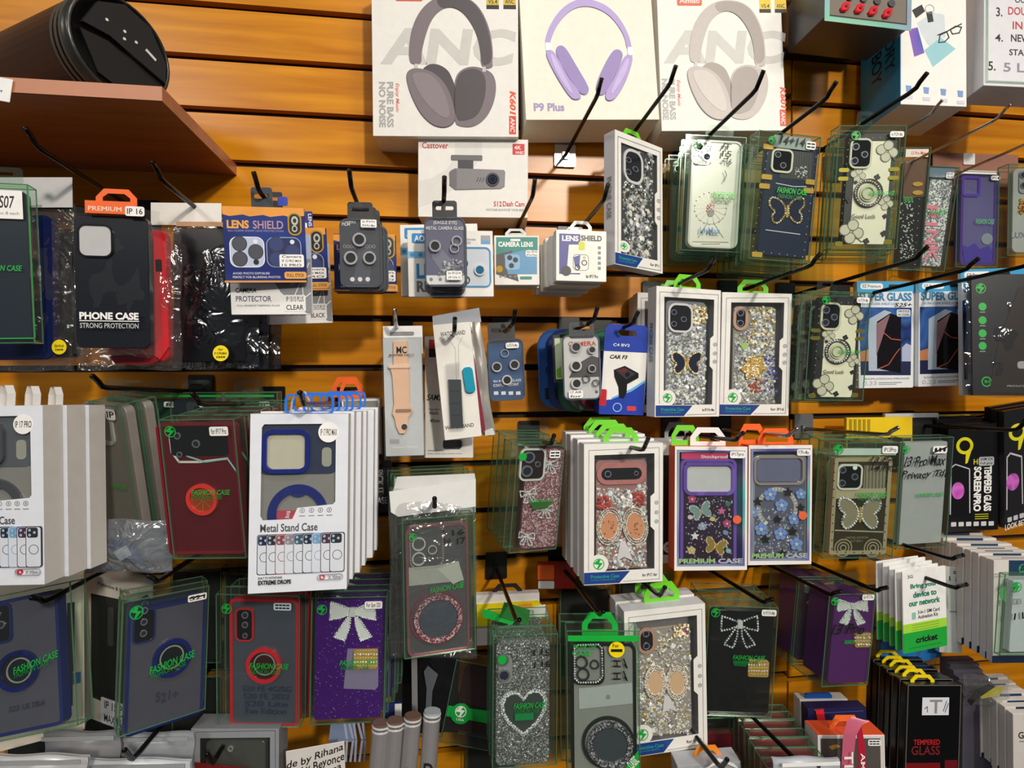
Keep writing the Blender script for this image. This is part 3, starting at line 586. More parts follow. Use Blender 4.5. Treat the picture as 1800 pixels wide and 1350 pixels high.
def butterfly(T, u, v, s, mat, trim, on, par, ang=0., fill=True):
    wing = [(2,-4),(10,-18),(26,-26),(34,-20),(32,-6),(22,2),(28,8),(28,20),(20,26),(10,18),(3,8)]
    ca, sa = math.cos(ang), math.sin(ang)
    for sg in (-1, 1):
        P = [(u+s*(ca*sg*x-sa*y), v+s*(sa*sg*x+ca*y)) for x, y in wing]
        if fill: T.poly('butterfly_wing', P, mat, on, .0014, par, sm=1)
        P = [q for i in range(len(P)) for a, b in ((P[i], P[(i+1)%len(P)]),) for q in ((a[0]*.75+b[0]*.25, a[1]*.75+b[1]*.25), (a[0]*.25+b[0]*.75, a[1]*.25+b[1]*.75))]
        T.beads(P, 2.0*s+.4, 3.6*s+.6, trim, on-.001, par, closed=True)
    T.rect('butterfly_body', u-2*s, v-10*s, u+2*s, v+14*s, GOLD, on, .002, 1, par)
def bow(T, u, v, s, trim, on, par, fill=None, r=1.5, step=2.9, ang=0.):
    ca, sa = math.cos(ang), math.sin(ang); tr = lambda L: [(u+s*(ca*x-sa*y), v+s*(sa*x+ca*y)) for x, y in L]
    for sg in (-1, 1):
        lp = tr([(0,-1),(sg*12,-6),(sg*22,-9),(sg*23,9),(sg*12,7),(0,2)]); tl = tr([(sg*2,3),(sg*8,10),(sg*19,26),(sg*8,30),(sg*3,16)])
        if fill: T.poly('bow_loop', lp, fill, on, .0012, par); T.poly('bow_tail', tl, fill, on, .001, par)
        T.beads(lp, r, step, trim, on-.0009, par, closed=True); T.beads(tl, r, step, trim, on-.0009, par, closed=True)
    T.rect('bow_knot', u-3*s, v-4*s, u+3*s, v+5*s, trim, on, .003, 1, par)
def clip(T, u0, v0, u1, v1, on, par, mat=GOLD, rows=5):    # jewelled phone grip
    o = T.rect('grip_base', u0, v0, u1, v1, mat, on, .003, 3, par)
    for i in range(rows):
        v = v0+(v1-v0)*(i+.5)/rows; ins = 2 if 0 < i < rows-1 else 7
        T.beads([(u0+ins, v),(u1-2, v)], 1.9, 4, SILVER if i % 2 else pm('#e9dcc0', .1, .6, 0), on-.003, par, name='grip_stones')
def metalstand(label, quad, t, d, casem, model, full=True):
    T = Th('metal_stand_case_box', label, 'phone case box', quad, t, d, 'white metal stand case boxes'); B = bil(quad)
    WB = pm('#dfe3ec', .45)
    win = [B(*p) for p in ((.115,.075),(.14,.057),(.85,.057),(.875,.075),(.875,.5),(.85,.515),(.49,.53),(.44,.592),(.14,.594),(.115,.57))]
    T.window_carton(WB, win, pm('#cfcac4', .55), pm('#a39a90', .5))
    c = T.case(*B(.06,.05), *B(.93,.7), pm('#8f8b88', .2), .004, .009, 16); on = .004
    p0, p1 = B(.06,.055), B(.93,.345); k = T.rect('camera_plate', p0[0], p0[1], p1[0], p1[1], pm('#2c3352', .25), on, .0006, 20, c) if full else T.rect('camera_plate', *p0, *p1, pm('#5b5d66', .25), on, .0006, 20, c)
    p0, p1 = B(.13,.085), B(.62,.335); T.frame('camera_bezel', p0[0], p0[1], p1[0], p1[1], 8, casem, on, .005, 18, c); q0, q1 = B(.175,.11), B(.575,.31); T.rect('camera_opening', q0[0], q0[1], q1[0], q1[1], pm('#cfc6b4', .5), on, .001, 12, c)
    p0, p1 = B(.735,.19), B(.835,.3); T.rect('flash_slot', p0[0], p0[1], p1[0], p1[1], pm('#a9a69c', .4), on, .0012, 7, c)
    q = B(.5,.565); r = (quad[2]-quad[0])*.31; T.ring('stand_ring', q[0], q[1], r, r*.72, casem, on, .003, c, 40); p = B(.5,.42); T.disc('ring_hinge', p[0], p[1]+6, 15, casem, on, .002, c, rv=9)
    q = B(.80,.105); T.disc('model_sticker', q[0], q[1], (quad[2]-quad[0])*.105, PAPER); T.text(model, q[0]-14, q[1]-6, q[0]+15, q[1]+6, INK)
    for i, a in enumerate((.54,.635,.725,.815)): q = B(a,.545); T.ring('printed_icon', q[0], q[1], 4.5, 3.4, GREY); frect(T, B, 'icon_caption', a-.03, .573, a+.03, .578, GREY); T.rect('icon_mark', q[0]-1, q[1]-2, q[0]+1, q[1]+2, GREY)
    ftext(T, B, 'Metal Stand Case', .12,.615,.70,.66, pm('#4a4d55'), bold=False)
    cols = ['#20264a','#2b2b33','#8a3f3f','#8f7f86','#3a5568','#252b3d','#6f9cc0','#4a2b45','#2a2d36']
    for i, h in enumerate(cols):
        a = .085+i*.092; p0, p1 = B(a,.672), B(a+.155,.90); T.rect('printed_phone', p0[0], p0[1], p1[0], p1[1], pm(h), 0, None, 4); T.rect('phone_back', p0[0]+1.2, p0[1]+1.2, p1[0]-1.2, p1[1]-1.2, pm('#d5dae4'), 0, None, 4); x0, x1 = B(a+.012,.678), B(a+.125,.735); m_ = T.rect('printed_camera', x0[0], x0[1], x1[0], x1[1], pm(h), 0, None, 4)
        for da, db in ((.04,.693),(.04,.72),(.09,.706)): q = B(a+da, db); T.disc('printed_lens', q[0], q[1], 2.4, pm('#9fb6c4'), par=m_)
        q = B(a+.08,.80); T.ring('printed_ring', q[0], q[1], 8.5, 7.6, pm(h) if i < 8 else INK)
    ftext(T, B, 'BUILT TO WITHSTAND', .11,.908,.35,.920, INK); ftext(T, B, 'EXTREME DROPS', .11,.927,.44,.952, INK, bold=True)
    p0, p1 = B(.70,.905), B(.96,.945); T.frame('pill_outline', p0[0], p0[1], p1[0], p1[1], 1., pm('#b0b3ba'), 0, None, 6); q = B(.75,.925); T.ring('pill_ring', q[0], q[1], 4.5, 3.2, RED); ftext(T, B, 'X Xiive', .81,.915,.94,.936, GREY)
    T.B = B; T.casem = casem
    return T
# ================================================================== row 2, left: bagged phone cases
T = Th('phone_case_box', 'dark blue phone case in clear box with green outline at the far left', 'phone case box', [-62,318,42,326,67,604,-58,602], .20, .018); T.shell(); T.case(-52,335,52,598, pm('#1c2434', .25), .003, .010, 10)
T.frame('green_outline', -56,326,57,596, 2.2, GREEN, 0, None, 3); T.text('FASHION CASE', -38,466,39,476, GREEN, shear=.25); o = T.rect('paper_label', -40,334,40,384, PAPER); T.text('S07', -2,344,26,366, INK, par=o, shear=.2); T.text('2pc 8 each', -6,372,34,379, GREY, par=o)
T.flap(-20,296,40,322)
T = Th('phone_case_bag', 'blue phone case in clear bag with yellow round sticker behind the far left box', 'phone case', [-30,372,100,370,106,640,-30,640], .155, .016); T.case(-20,378,92,632, pm('#15204e', .25), .002, .011, 14); T.bag(-32,352,122,652, seed=3); T.disc('yellow_sticker', 104,610,13, YELLOW, -.008); T.text('S24 PLUS', 96,606,112,610, INK, -.0085); T.text('case', 97,613,111,616, INK, -.0085)
o = T.rect('header_card', -30,312,128,365, pm('#d3d3d4', .35), .004, .0006)
T = Th('phone_case_bag', 'black phone case in crinkled clear bag left of the PHONE CASE pack', 'phone case', [88,400,128,400,132,630,92,632], .12, .016); T.case(86,402,130,628, pm('#101013', .3), .002, .011, 8); T.bag(84,385,136,636, seed=5)
# PHONE CASE pack
T = Th('phone_case_bag', 'black PHONE CASE pack with orange PREMIUM header and IP 16 sticker', 'phone case', [126,366,263,372,274,622,127,618], .21, .013); q = [126,366,263,372,274,622,127,618]
c = T.case(132,380,262,612, pm('#161a22', .28), .0015, .010, 12); T.rect('camera_opening', 140,397,197,450, pm('#b9b9ba', .6), .0015, .0008, 14, c); T.frame('camera_rim', 137,394,200,453, 3.5, pm('#0c0d10', .25), .0015, .0018, 16, c)
T.bag(122,362,277,624, FILM, .004, 8, 'film_pouch'); T.text('PHONE CASE', 140,549,244,562, PAPER, -.005, bold=True); T.rect('printed_rule', 140,563.5,245,565, PAPER, -.005); T.text('STRONG PROTECTION', 141,568,244,577, pm('#b9bcc0'), -.005)
T.rect('orange_header', 150,354,240,376, ORANGE, -.0045, .0006); T.text('PREMIUM', 155,363,214,371, pm('#f6d6c0'), -.0052); a = T.tab(169,331,241,358, ORANGE, .012)
T.sticker(220,363,254,380, 'IP 16', on=-.0056, r=4)
T = Th('phone_case_bag', 'red rugged phone case in clear bag behind the PHONE CASE pack', 'phone case', [190,405,293,405,300,637,195,637], .17, .016); c = T.case(188,404,294,636, pm('#b81e28', .35), .002, .012, 14); T.poly('side_grip', [(271,415),(290,425),(294,455),(290,520),(296,545),(299,610),(283,632),(273,625)], pm('#d8323a', .35), .002, .003, c); T.rect('side_button', 276,457,287,478, pm('#141416', .4), .002, .0036, 2, c); T.poly('lower_edge', [(195,624),(285,632),(270,640),(205,640)], pm('#8e1a24', .35), .002, .002, c)
T.bag(128,392,313,650, seed=9, bulge=.012)
T = Th('phone_case_bag', 'black phone case in dark crinkled bag with yellow sticker and white header', 'phone case', [302,392,440,392,446,640,300,640], .15, .018); T.case(306,402,432,636, pm('#0e1014', .22), .002, .012, 12); T.bag(298,388,452,645, clear('#b8bcc4', .06, .12, .14, '#50545c', .4), seed=11, bulge=.008)
T.rect('header_card', 266,357,390,396, pm('#e3dfd8', .4), .006, .0008); T.disc('yellow_sticker', 388,621,14, YELLOW, -.008); T.text('for', 384,612,392,616, INK, -.0085); T.text('iP 15 PROMAX', 377,619,399,623, INK, -.0085); T.text('case', 380,626,396,629, INK, -.0085)
T.rect('kraft_strip', 310,390,392,398, pm('#b58a66'), -.002, .0006)
T.stack(2, .022, 'black phone case in a dark bag hanging behind the yellow-stickered one', 'bagged black cases', ('phone_case','plastic_bag'), dx=.006)
hook(61,256,.24,'below the shelf at far left', (44,225)); hook(280,313,.23,'carrying the dark bagged case with yellow sticker', (270,286)); 
# ================================================================== row 2: lens protectors
def lensshield(label, quad, t, sticker):
    T = Th('lens_shield_card', label, 'lens protector', quad, t, .004, 'navy lens shield packs'); B = bil(quad); T.carton(holo('navygrad', ['#26295a','#24306e','#2e3f86','#2a2c5e'], 12, 0), 'card')
    T.poly('orange_band', [B(0,0),B(1,0),B(1,.1)]+[B(1-i/12,.105+.012*((i*7)%3)) for i in range(13)], pm('#e79a3c', .4)); frect(T, B, 'orange_edge', 0,.975,1,1, pm('#d8923e'))
    ftext(T, B, 'LENS', .05,.18,.32,.29, pm('#e8a23c'), bold=True); ftext(T, B, 'SHIELD', .37,.18,.74,.29, pm('#b98f96')); ftext(T, B, 'ALL-CLEAR SHARP LENS PROTECTION', .06,.305,.74,.33, pm('#8d8aa8'))
    for a0, m_, rm in ((.08,pm('#b9c4dc', .3),pm('#e6eaf2')),(.53,pm('#2c3560', .3),pm('#8fa0cc'))):
        p0, p1 = B(a0,.40), B(a0+.41,.80); k = T.rect('printed_camera', p0[0], p0[1], p1[0], p1[1], m_, 0, None, 14); T.frame('camera_outline', p0[0], p0[1], p1[0], p1[1], 1.5, rm, 0, None, 14)
        for da, db in ((.115,.49),(.31,.595),(.115,.69)): q = B(a0+da, db); T.disc('printed_lens', q[0], q[1], 13, pm('#50525c', .3) if a0 < .3 else pm('#3b4676', .3), par=k); T.ring('lens_outline', q[0], q[1], 13.5, 12, pm('#2a2c36'), par=k)
        q = B(a0+.31,.73); T.disc('printed_flash', q[0], q[1], 5, INK, par=k); q = B(a0+.31,.46); T.disc('printed_flash', q[0], q[1], 4, pm('#dfe3ee'), par=k)
    ftext(T, B, 'AVOID PHOTO EXPOSURE', .1,.865,.55,.895, pm('#c9cce0')); ftext(T, B, 'PERFECT FOR BLURRING PHOTOS', .1,.915,.68,.945, pm('#c9cce0'))
    p0, p1 = B(.73,.86), B(.995,.955); o = T.rect('orange_plate', p0[0], p0[1], p1[0], p1[1], pm('#e0a04a'), 0, None, 4); ftext(T, B, 'FULL STICK', .76,.885,.97,.93, INK, par=o)
    q = B(.88,.22); T.rect('gold_seal', q[0]-12, q[1]-20, q[0]+12, q[1]+20, GOLD, 0, None, 11); T.rect('seal_centre', q[0]-9.5, q[1]-17.5, q[0]+9.5, q[1]+17.5, INK, 0, None, 9); T.ring('seal_ring', q[0], q[1]-6, 6, 3, pm('#b9b9b0'), rv=8); T.ring('seal_ring', q[0], q[1]+8, 5, 3, pm('#b9b9b0'), rv=6)
    p0, p1 = B(.68,.63), B(.97,.80); T.sticker(p0[0], p0[1], p1[0], p1[1], lines=sticker, r=3)
    return T
T = lensshield('navy and orange LENS SHIELD pack with 15 PRO sticker in front', [390,362,534,366,540,496,396,497], .20, ['Camera','IP 15 PRO MAX','15 PRO'])
T.slot_tab(442,330,478,364, pm('#3d434c', .3), .002); T.slot_tab(470,338,496,364, pm('#33353a', .3), .0005); T.rect('blue_tab', 488,346,506,362, pm('#2b3fae'), .003, .0006, 4)
T2 = lensshield('navy LENS SHIELD pack half hidden behind the front one', [438,402,571,400,580,512,442,510], .14, ['Camera','PRO MAX','PRO'])
def protector(label, quad, t, st):
    T = Th('camera_protector_card', label, 'lens protector', quad, t, .004, 'white camera protector packs'); B = bil(quad); T.carton(PAPER, 'card')
    T.poly('blue_field', [B(0,.0),B(1,0),B(1,.62),B(0,.6)], pm('#aebfdc')); T.poly('grey_field', [B(.6,.35),B(1,.3),B(1,.98),B(.93,.97),B(.62,.72),B(.55,.6)], pm('#8d8f94'))
    p0, p1 = B(.28,.2), B(.72,.6); k = T.rect('printed_camera', p0[0], p0[1], p1[0], p1[1], pm('#1a2250', .3), 0, None, 8); q = B(.55,.5); T.ring('printed_lens', q[0], q[1], 11, 8, GREY, par=k); q = B(.37,.5); T.disc('printed_lens', q[0], q[1], 9, INK, par=k)
    T.strokes([[B(.72,.9),B(.98,.35)],[B(.75,.62),B(1,.5)],[B(.9,.95),B(.88,.3)],[B(.7,.95),B(.99,.72)]], 1.6, PAPER)
    ftext(T, B, 'CAMERA', .06,.67,.32,.73, INK); ftext(T, B, 'PROTECTOR', .06,.77,.5,.84, pm('#5a5f78')); ftext(T, B, 'FULL ADHESIVE TEMPERED GLASS', .07,.88,.6,.9, GREY)
    p0, p1 = B(.66,.75), B(.92,.95); T.sticker(p0[0], p0[1], p1[0], p1[1], lines=st, r=3); return T
protector('white CAMERA PROTECTOR card with CLEAR sticker below the front lens shield', [399,414,545,412,549,555,408,551], .185, ['IP 15/15 PLUS','CLEAR'])
protector('grey CAMERA PROTECTOR card with BLACK sticker, lowest of the lens packs', [462,430,578,428,584,568,470,570], .125, ['IP 15/15 PLUS','BLACK'])
T = Th('lens_shield_card', 'small dark blue pack edge behind the LENS SHIELD packs', 'lens protector', [505,372,548,371,551,420,508,420], .12, .004, 'navy lens shield packs'); T.carton(pm('#1d2a80'), 'card'); T.rect('white_panel', 530,392,540,410, PAPER); T.text('LENS', 542,376,548,398, PAPER, rot=1)
hook(453,333,.22,'carrying the orange and navy lens shields', (444,303)); 
def blister(label, quad, t, tabq, cardm, d=.010):
    T = Th('lens_blister_pack', label, 'lens protector', quad, t, d, 'clear blister packs'); B = bil(quad); w, h = T.w, T.h
    T.mesh('card', prism(rr(0,h/2,w*.97,h*.98,.006), d*.5, d*.6), cardm)
    T.mesh('blister_shell', prism(rr(0,h/2,w,h,.008), 0, d, .002), clear('#f4f5f7', .02, .06, .05, '#dcdfe4')); T.mesh('blister_rim', ringm(rr(0,h/2,w*1.02,h*1.01,.009), rr(0,h/2,w*.95,h*.965,.007), d*.35, d*.6), clear('#aab2bb', .4, .15, .08, '#8d949c'))
    T.slot_tab(*tabq, pm('#3a3a3c', .35), d*.5); T.B = B; return T
def silver_lens(T, u, v, r, on=-.0001, par=None): return T.lens(u, v, r, on, par, pm('#d8d8da', .2, .2, 0), .003, BLACK, 24)  # silver ring around black lens glass
T = blister('CAMERA FILM blister with three silver lens rings on dark grey card', [597,383,667,384,672,504,597,503], .19, (611,356,655,384), pm('#45484e', .4))
for u, v, r in ((632,422,12),(617,454,12),(650,454,11.5)): silver_lens(T, u, v, r, .003)
T.text('CAMERA', 602,388,626,393, pm('#d0d0d0'), .0045); T.text('FILM', 601,391.5,615,397, PAPER, .0045); T.sticker(634,386,662,400, lines=['for IP14 Pro','IP14 Pro Max'], on=-.0002, r=2)
T.text('0000', 603,430,626,437, GREY, .0045); T.text('000', 642,430,660,437, GREY, .0045); T.poly('printed_phone', [(630,440),(640,432),(655,440),(650,500),(620,500)], pm('#5d6068', .3), .0048)
for u in (619.5,633,646.5): T.disc('printed_icon', u, 491, 4, PAPER, .0045)
T.stack(2, .011, 'CAMERA FILM blister hanging behind the front dark grey one', 'dark camera film blisters', ('card','blister_shell','blister_rim','hang_tab'), dx=.003, dz=-.0012)
hook(617,329,.215,'carrying the CAMERA FILM blister', (613,298))
T = lensshield('blue LENS SHIELD pack behind the CAMERA FILM blister', [586,412,694,412,700,516,588,508], .135, ['Camera','IP 14','PRO'])
for i in range(3): T.rect('paper_edge', 585+i*4,508+i*3,702-i*3,511+i*3, pm('#8a6a4a'), .004+i*.001, .0008)
T = blister('EAGLE EYE metal camera glass blister in front of the white lens ring boxes', [746,381,817,380,819,502,747,503], .20, (760,353,803,382), pm('#6a6a80', .4))
T.text('(EAGLE EYE)', 762,388,803,396, PAPER, .0045); T.text('METAL CAMERA GLASS', 749,398,815,404, PAPER, .0045); silver_lens(T, 765,433,10.5,.003); T.ring('clear_ring', 803,424,9,7, SILVER, .003, .002); T.ring('clear_ring', 799,437,8,6.5, SILVER, .003, .002)
T.poly('printed_phone', [(757,440),(770,430),(805,470),(812,490),(785,490),(760,455)], pm('#8a8a9a', .25), .0048); T.rect('white_foot', 749,484,817,500, PAPER, .0048); T.sticker(785,476,812,492, lines=['for IP13/14','(IP13/6.1)'], on=-.0002, r=2)
for u in (758,774,790): T.disc('printed_icon', u, 491, 3, GREY, .0045)
T.gems(772,455,812,485, 26, 2, 5, [clear('#dfe3ea', .2, .2, .05), SILVER], .003, name='loose_rings')
T.stack(4, .011, 'EAGLE EYE blister hanging behind the front one', 'eagle eye blisters', ('card','blister_shell','blister_rim'), dz=-.0016)
hook(781,337,.225,'carrying the EAGLE EYE blister', (782,311))
def lensring(label, quad, t, pic=True):
    T = Th('lens_ring_box', label, 'lens protector', quad, t, .012, 'white lens ring boxes'); B = bil(quad); T.carton(WHITE)
    o = frect(T, B, 'blue_logo_plate', .05,.05,.42,.20, pm('#2b86c4'), r=3); ftext(T, B, 'AOGE', .08,.08,.3,.17, PAPER, par=o); ftext(T, B, 'LENS', .1,.5,.5,.73, pm('#1f86c9'), bold=True); ftext(T, B, 'RING', .1,.76,.45,.93, pm('#6a6a6c'), bold=True)
    frect(T, B, 'blue_dots_band', .0,.32,.35,.42, pm('#7fb8dd'))
    for a in (.05,.15,.25): q = B(a,.37); T.disc('printed_dot', q[0], q[1], 4, pm('#2b86c4'))
    if pic:
        p0, p1 = B(.62,.25), B(.97,.86); k = T.rect('printed_case', p0[0], p0[1], p1[0], p1[1], pm('#cfd8e2', .2), 0, None, 10); T.frame('blue_outline', p0[0], p0[1], p1[0], p1[1], 2.6, pm('#3d93cc'), 0, .0012, 10)
        q = B(.84,.60); T.lens(q[0], q[1], 10, -.0006, k, SILVER, .002, pm('#2f6f9c', .1)); 
        for a, b in ((.66,.5),(.68,.75)): q = B(a,b); T.ring('lens_ring', q[0], q[1], 7, 5, DGREY, -.0004, .001, k)
        ftext(T, B, 'STEREO LENS RING', .6,.12,.8,.15, GREY); ftext(T, B, 'RED', .66,.17,.74,.2, GREY); frect(T, B, 'colour_sample', .86,.07,.97,.2, pm('#9a9aa2')); frect(T, B, 'colour_sample', .86,.15,.97,.2, pm('#5b9bd0'))
    return T
T = lensring('white LENS RING box with blue logo plate behind the EAGLE EYE blister', [716,404,866,406,868,521,718,522], .15)
T2 = lensring('white LENS RING box peeking out left of the other one', [704,394,840,394,840,514,704,524], .12, False)
T = Th('camera_lens_box', 'small white and teal CAMERA LENS box', 'lens protector', [869,414,948,414,948,500,869,502], .12, .018); T.carton(WHITE); T.poly('teal_field', [(872,417),(945,417),(945,446),(872,450)], pm('#3d8d84')); T.text('CAMERA LENS', 876,425,937,434, PAPER, bold=True); T.rect('white_pill', 897,420,915,424, PAPER, r=2)
T.poly('grey_field', [(872,448),(900,440),(912,495),(872,482)], pm('#5a5652')); T.poly('printed_phone', [(886,448),(930,438),(944,445),(944,482),(893,482)], pm('#6a9cc4', .3)); k = T.rect('printed_camera', 888,447,914,474, pm('#8db4d6'), 0, None, 6)
for u, v in ((896,453),(906,457),(899,467)): T.disc('printed_lens', u, v, 4.6, DGREY, par=k)
T.sticker(924,440,946,451, lines=['for IP16','IP16 Plus']); T.disc('gold_seal', 878,473,6, GOLD); 
for u in (880,888,897,906): T.disc('printed_icon', u, 486, 2, GREY)
T.rect('teal_pill', 914,486,935,491, pm('#3d8d84'), r=2); T.tab(888,402,925,416, pm('#cfcfcc'), .002); T.stack(1, .019, 'white CAMERA LENS box behind the front teal one', 'teal camera lens boxes', ('carton','hang_tab'))
hook(937,344,.17,'above the teal CAMERA LENS box', (942,315))
q = [977,404,1066,406,1066,497,978,492]
T = Th('lens_shield_box', 'white LENS SHIELD box at the front of its thick stack', 'lens protector', q, .15, .016, 'white lens shield boxes'); T.carton(pm('#eceae4', .4)); B = bil(q)
T.rect('purple_field', 983,411,1020,482, pm('#4a4a92')); T.text('LENS', 988,414,1017,424, PAPER, bold=True); T.text('SHIELD', 1021,414,1058,424, pm('#4c4c50'), bold=True); T.poly('cream_panel', [(1000,430),(1048,430),(1048,480),(996,480)], pm('#eeece0')); T.rect('yellow_square', 1017,425,1028,440, pm('#d2d435'), r=2)
T.frame('printed_camera', 1007,447,1035,476, 1.2, GREY, 0, None, 7); T.poly('purple_patch', [(1008,452),(1020,448),(1018,474),(1010,466)], pm('#57579a'))
for u, v, r in ((1027,462,5),(1015,470,5),(1027,453,2)): T.ring('printed_lens', u, v, r, r*.7, INK)
T.disc('grey_seal', 995,476,9, DGREY)
for i in range(5): T.rect('printed_icon', 1051,433+i*9,1056,438+i*9, GREY)
T.text('for IP17 Pro', 1030,483,1051,489, INK); T.tab(1002,388,1040,406, pm('#efefec'), .004)
T.stack(4, .0155, 'white LENS SHIELD box behind the front one in its stack', 'white lens shield boxes', ('carton','hang_tab'), dx=-.0035, dz=-.0022)
hook(1063,351,.20,'above the white LENS SHIELD boxes', (1070,324))
# ================================================================== row 2, right: jewelled and clear cases
hook(1052,165,.19,'left of the tall jewelled box, bare', (1057,142), pmat=pm('#c9c9cc', .15, .9))
T = protective('white Protective Case box with grey crystal beads turned to the left', [1081,227,1164,261,1165,481,1081,464], .11, .021, 'for IP11', None, LIME, pm('#4a474c', .2), yaw=-.5, n=260, mats=[pm('#8a8880', .1, .1, 0), SILVER, pm('#56545a', .15, .1, 0), pm('#d8d4c0', .08, 0, 0), pm('#b8b8c8', .08, .1, 0), pm('#3a3a3e', .1, .1, 0)], seed=3, tabpx=(1093,222,1128,246))
B = T.B; T.gems(*B(.24,.36), *B(.78,.86), 60, 3.5, 6, [pm('#c9c6b8', .06, .1, 0), pm('#6d6c70', .08, .2, 0), pm('#a9a8b0', .06, .1, 0), pm('#eceae4', .06, 0, 0), pm('#48484c', .08, .1, 0)], T.on, name='large_crystals', par=T.case_o, fl=(.2,.32))
def side_vert(T, s, z0, z1, y0, y1, mat): side_text(T, s, z0, z1, y0, y1, mat)
side_text(T, 'PHONE CASE', T.h*.35, T.h*.66, .006, .015, pm('#77767a'))
hook(1180,145,.2,'carrying the tall jewelled box', (1194,116))
def clearbox(label, quad, t, d=.018, casem=None, caseq=None, r=9, rim=None, rimw=4, logo=None, flap=None, mat=PET, edge=PETE, yaw=0., th=.010, name='phone_case_box', cat='phone case box', g=None, syaw=.12):
    T = Th(name, label, cat, quad, t, d, g or 'clear boxed phone cases', yaw=yaw, syaw=syaw); T.shell(mat, edge); B = bil(quad); T.B = B
    if casem:
        cq = caseq or (*B(.08,.06), *B(.92,.965)); T.c = T.case(cq[0], cq[1], cq[2], cq[3], casem, .004, th, r, rim, rimw)
    T.on = .004
    if logo: T.logo(*logo, GREEN)
    if flap: T.flap(*flap)
    return T
T = clearbox('clear box with white ferris wheel case marked 14 Max', [1207,237,1312,242,1301,443,1196,440], .11, .02, pm('#dcd9cd', .25), (1213,248,1300,436), 12, pm('#cfd0c8', .15), 3, (1226,254,7), (1240,222,1290,240)); c, on = T.c, T.on
m_ = T.rect('camera_module', 1215,248,1252,290, pm('#b9b9b9', .2, .5), on, .002, 12, c); T.gems(1217,250,1250,288, 120, 1.2, 1.9, GEMS, on-.002, par=m_)
for u, v in ((1229,258),(1242,276)): T.lens(u, v, 8, on-.002, m_, SILVER, .0015)
cu, cv = 1249,366
T.strokes([[(cu,cv),(cu+28*math.cos(a), cv+28*math.sin(a))] for a in [i*math.pi/7 for i in range(14)]]+[[(cu+28*math.cos(a), cv+28*math.sin(a)) for a in [i*math.pi/14 for i in range(29)]]], 1.3, pm('#a39b8a', .2, .6), on, c, 'ferris_wheel_print')
T.gems(cu-6,cv-6,cu+6,cv+6, 30, 1.5, 2.6, [RED, SILVER], on-.0006, par=c, name='wheel_hub_stones'); T.disc('wheel_hub', cu, cv+9, 6, GREY, on, .0008, c); T.beads([(cu+28*math.cos(a), cv+28*math.sin(a)) for a in [i*math.pi/20 for i in range(40)]], 1.3, 9, SILVER, on-.0006, c, closed=True)
T.strokes([[(cu-5,cv+25),(cu-22,cv+52)],[(cu+5,cv+25),(cu+22,cv+52)],[(1217,425),(1280,426)],[(1233,429),(1265,429)]], 1.3, pm('#8f8878', .2, .5), on, c, 'wheel_stand_print')
T.text('14 Max', 1230,400,1266,411, pm('#4a7aa8'), -.0002); T.fashion(1252,337,1294,347, -.0002, m=pm('#3fd23a', .4, 0, 0))
for i, s_ in enumerate(('IT','15','+16')): T.text(s_, 1268,252+i*13,1286,263+i*13, INK, -.0002, wob=.1, shear=.2, name='handwriting')
T.strokes([[(1274,300),(1277,308),(1272,320)]], 1.2, INK)
T.stack(2, .021, 'clear boxed case hanging behind the ferris wheel case', 'clear boxes behind the ferris wheel case', ('clear_box',), dx=.006, dz=-.002)
T = clearbox('clear box with grey-green case half hidden left of the ferris wheel case', [1176,273,1262,275,1256,465,1171,465], .035, .018, pm('#7d877f', .2), (1180,282,1258,460), 10, None, 4); T.camera(1182,290,1202,324, T.on, [(1192,297,7),(1190,312,3)], pm('#55605a', .2), r=6, par=T.c)
hook(1331,157,.22,'carrying the ferris wheel case', (1343,124))
# navy butterfly
T = clearbox('clear box with navy case and gold-edged butterfly', [1333,229,1445,242,1420,462,1318,454], .15, .022, pm('#1d2840', .22), (1341,256,1430,452), 4, None, 4, (1358,246,7)); c, on = T.c, T.on
T.rect('pale_header', 1360,240,1425,262, pm('#9aa7a4', .3), .002, .0004); T.text('14+14', 1371,240,1416,256, INK, -.0002, wob=.08, shear=.2, name='handwriting'); T.sticker(1417,249,1434,263, lines=['=='])
T.camera(1357,265,1390,302, on, [(1367,272,5.5),(1376,291,5.5)], rim=pm('#d8d2bc', .3), r=7, par=c)
T.rect('ribbed_panel', 1372,266,1428,316, pm('#2b2a2c', .3), on, .0005, 2, c); T.strokes([[(1394+i*4.4,266),(1392+i*4.4,314)] for i in range(8)], .9, pm('#4a4a4c'), on-.0004, c, 'ribs')
butterfly(T, 1383,370,.92, pm('#1c2138', .2), CRG, on, c); T.gems(1398,293,1420,312, 40, .9, 1.5, [SILVER], on-.0006, par=c, name='triangle_stones')
T.strokes([[(1364,322),(1395,328),(1417,328)]], 1.4, SILVER, on-.0003, c, 'chain'); T.strokes([[(1346,404),(1406,412)]], 1.4, SILVER, on-.0003, c, 'chain')
for u, v in ((1350,258),(1347,311),(1343,327),(1424,320),(1420,335),(1330,447),(1424,454)): T.rect('gold_corner', u-9, v-4, u+9, v+5, GOLD, on, .0018, 2, c)
T.beads([(1349,270),(1322,440),(1412,452),(1436,262)], 1., 13, SILVER, on-.0004, c, 'studs'); T.fashion(1366,331,1420,341, -.0002, m=pm('#12c22a', .4, 0, 0))
T.stack(4, .021, 'clear boxed case hanging behind the navy butterfly case', 'clear boxes behind the navy butterfly', ('clear_box',), dx=.004, dz=-.003)
hook(1456,171,.24,'carrying the navy butterfly case', (1470,147))
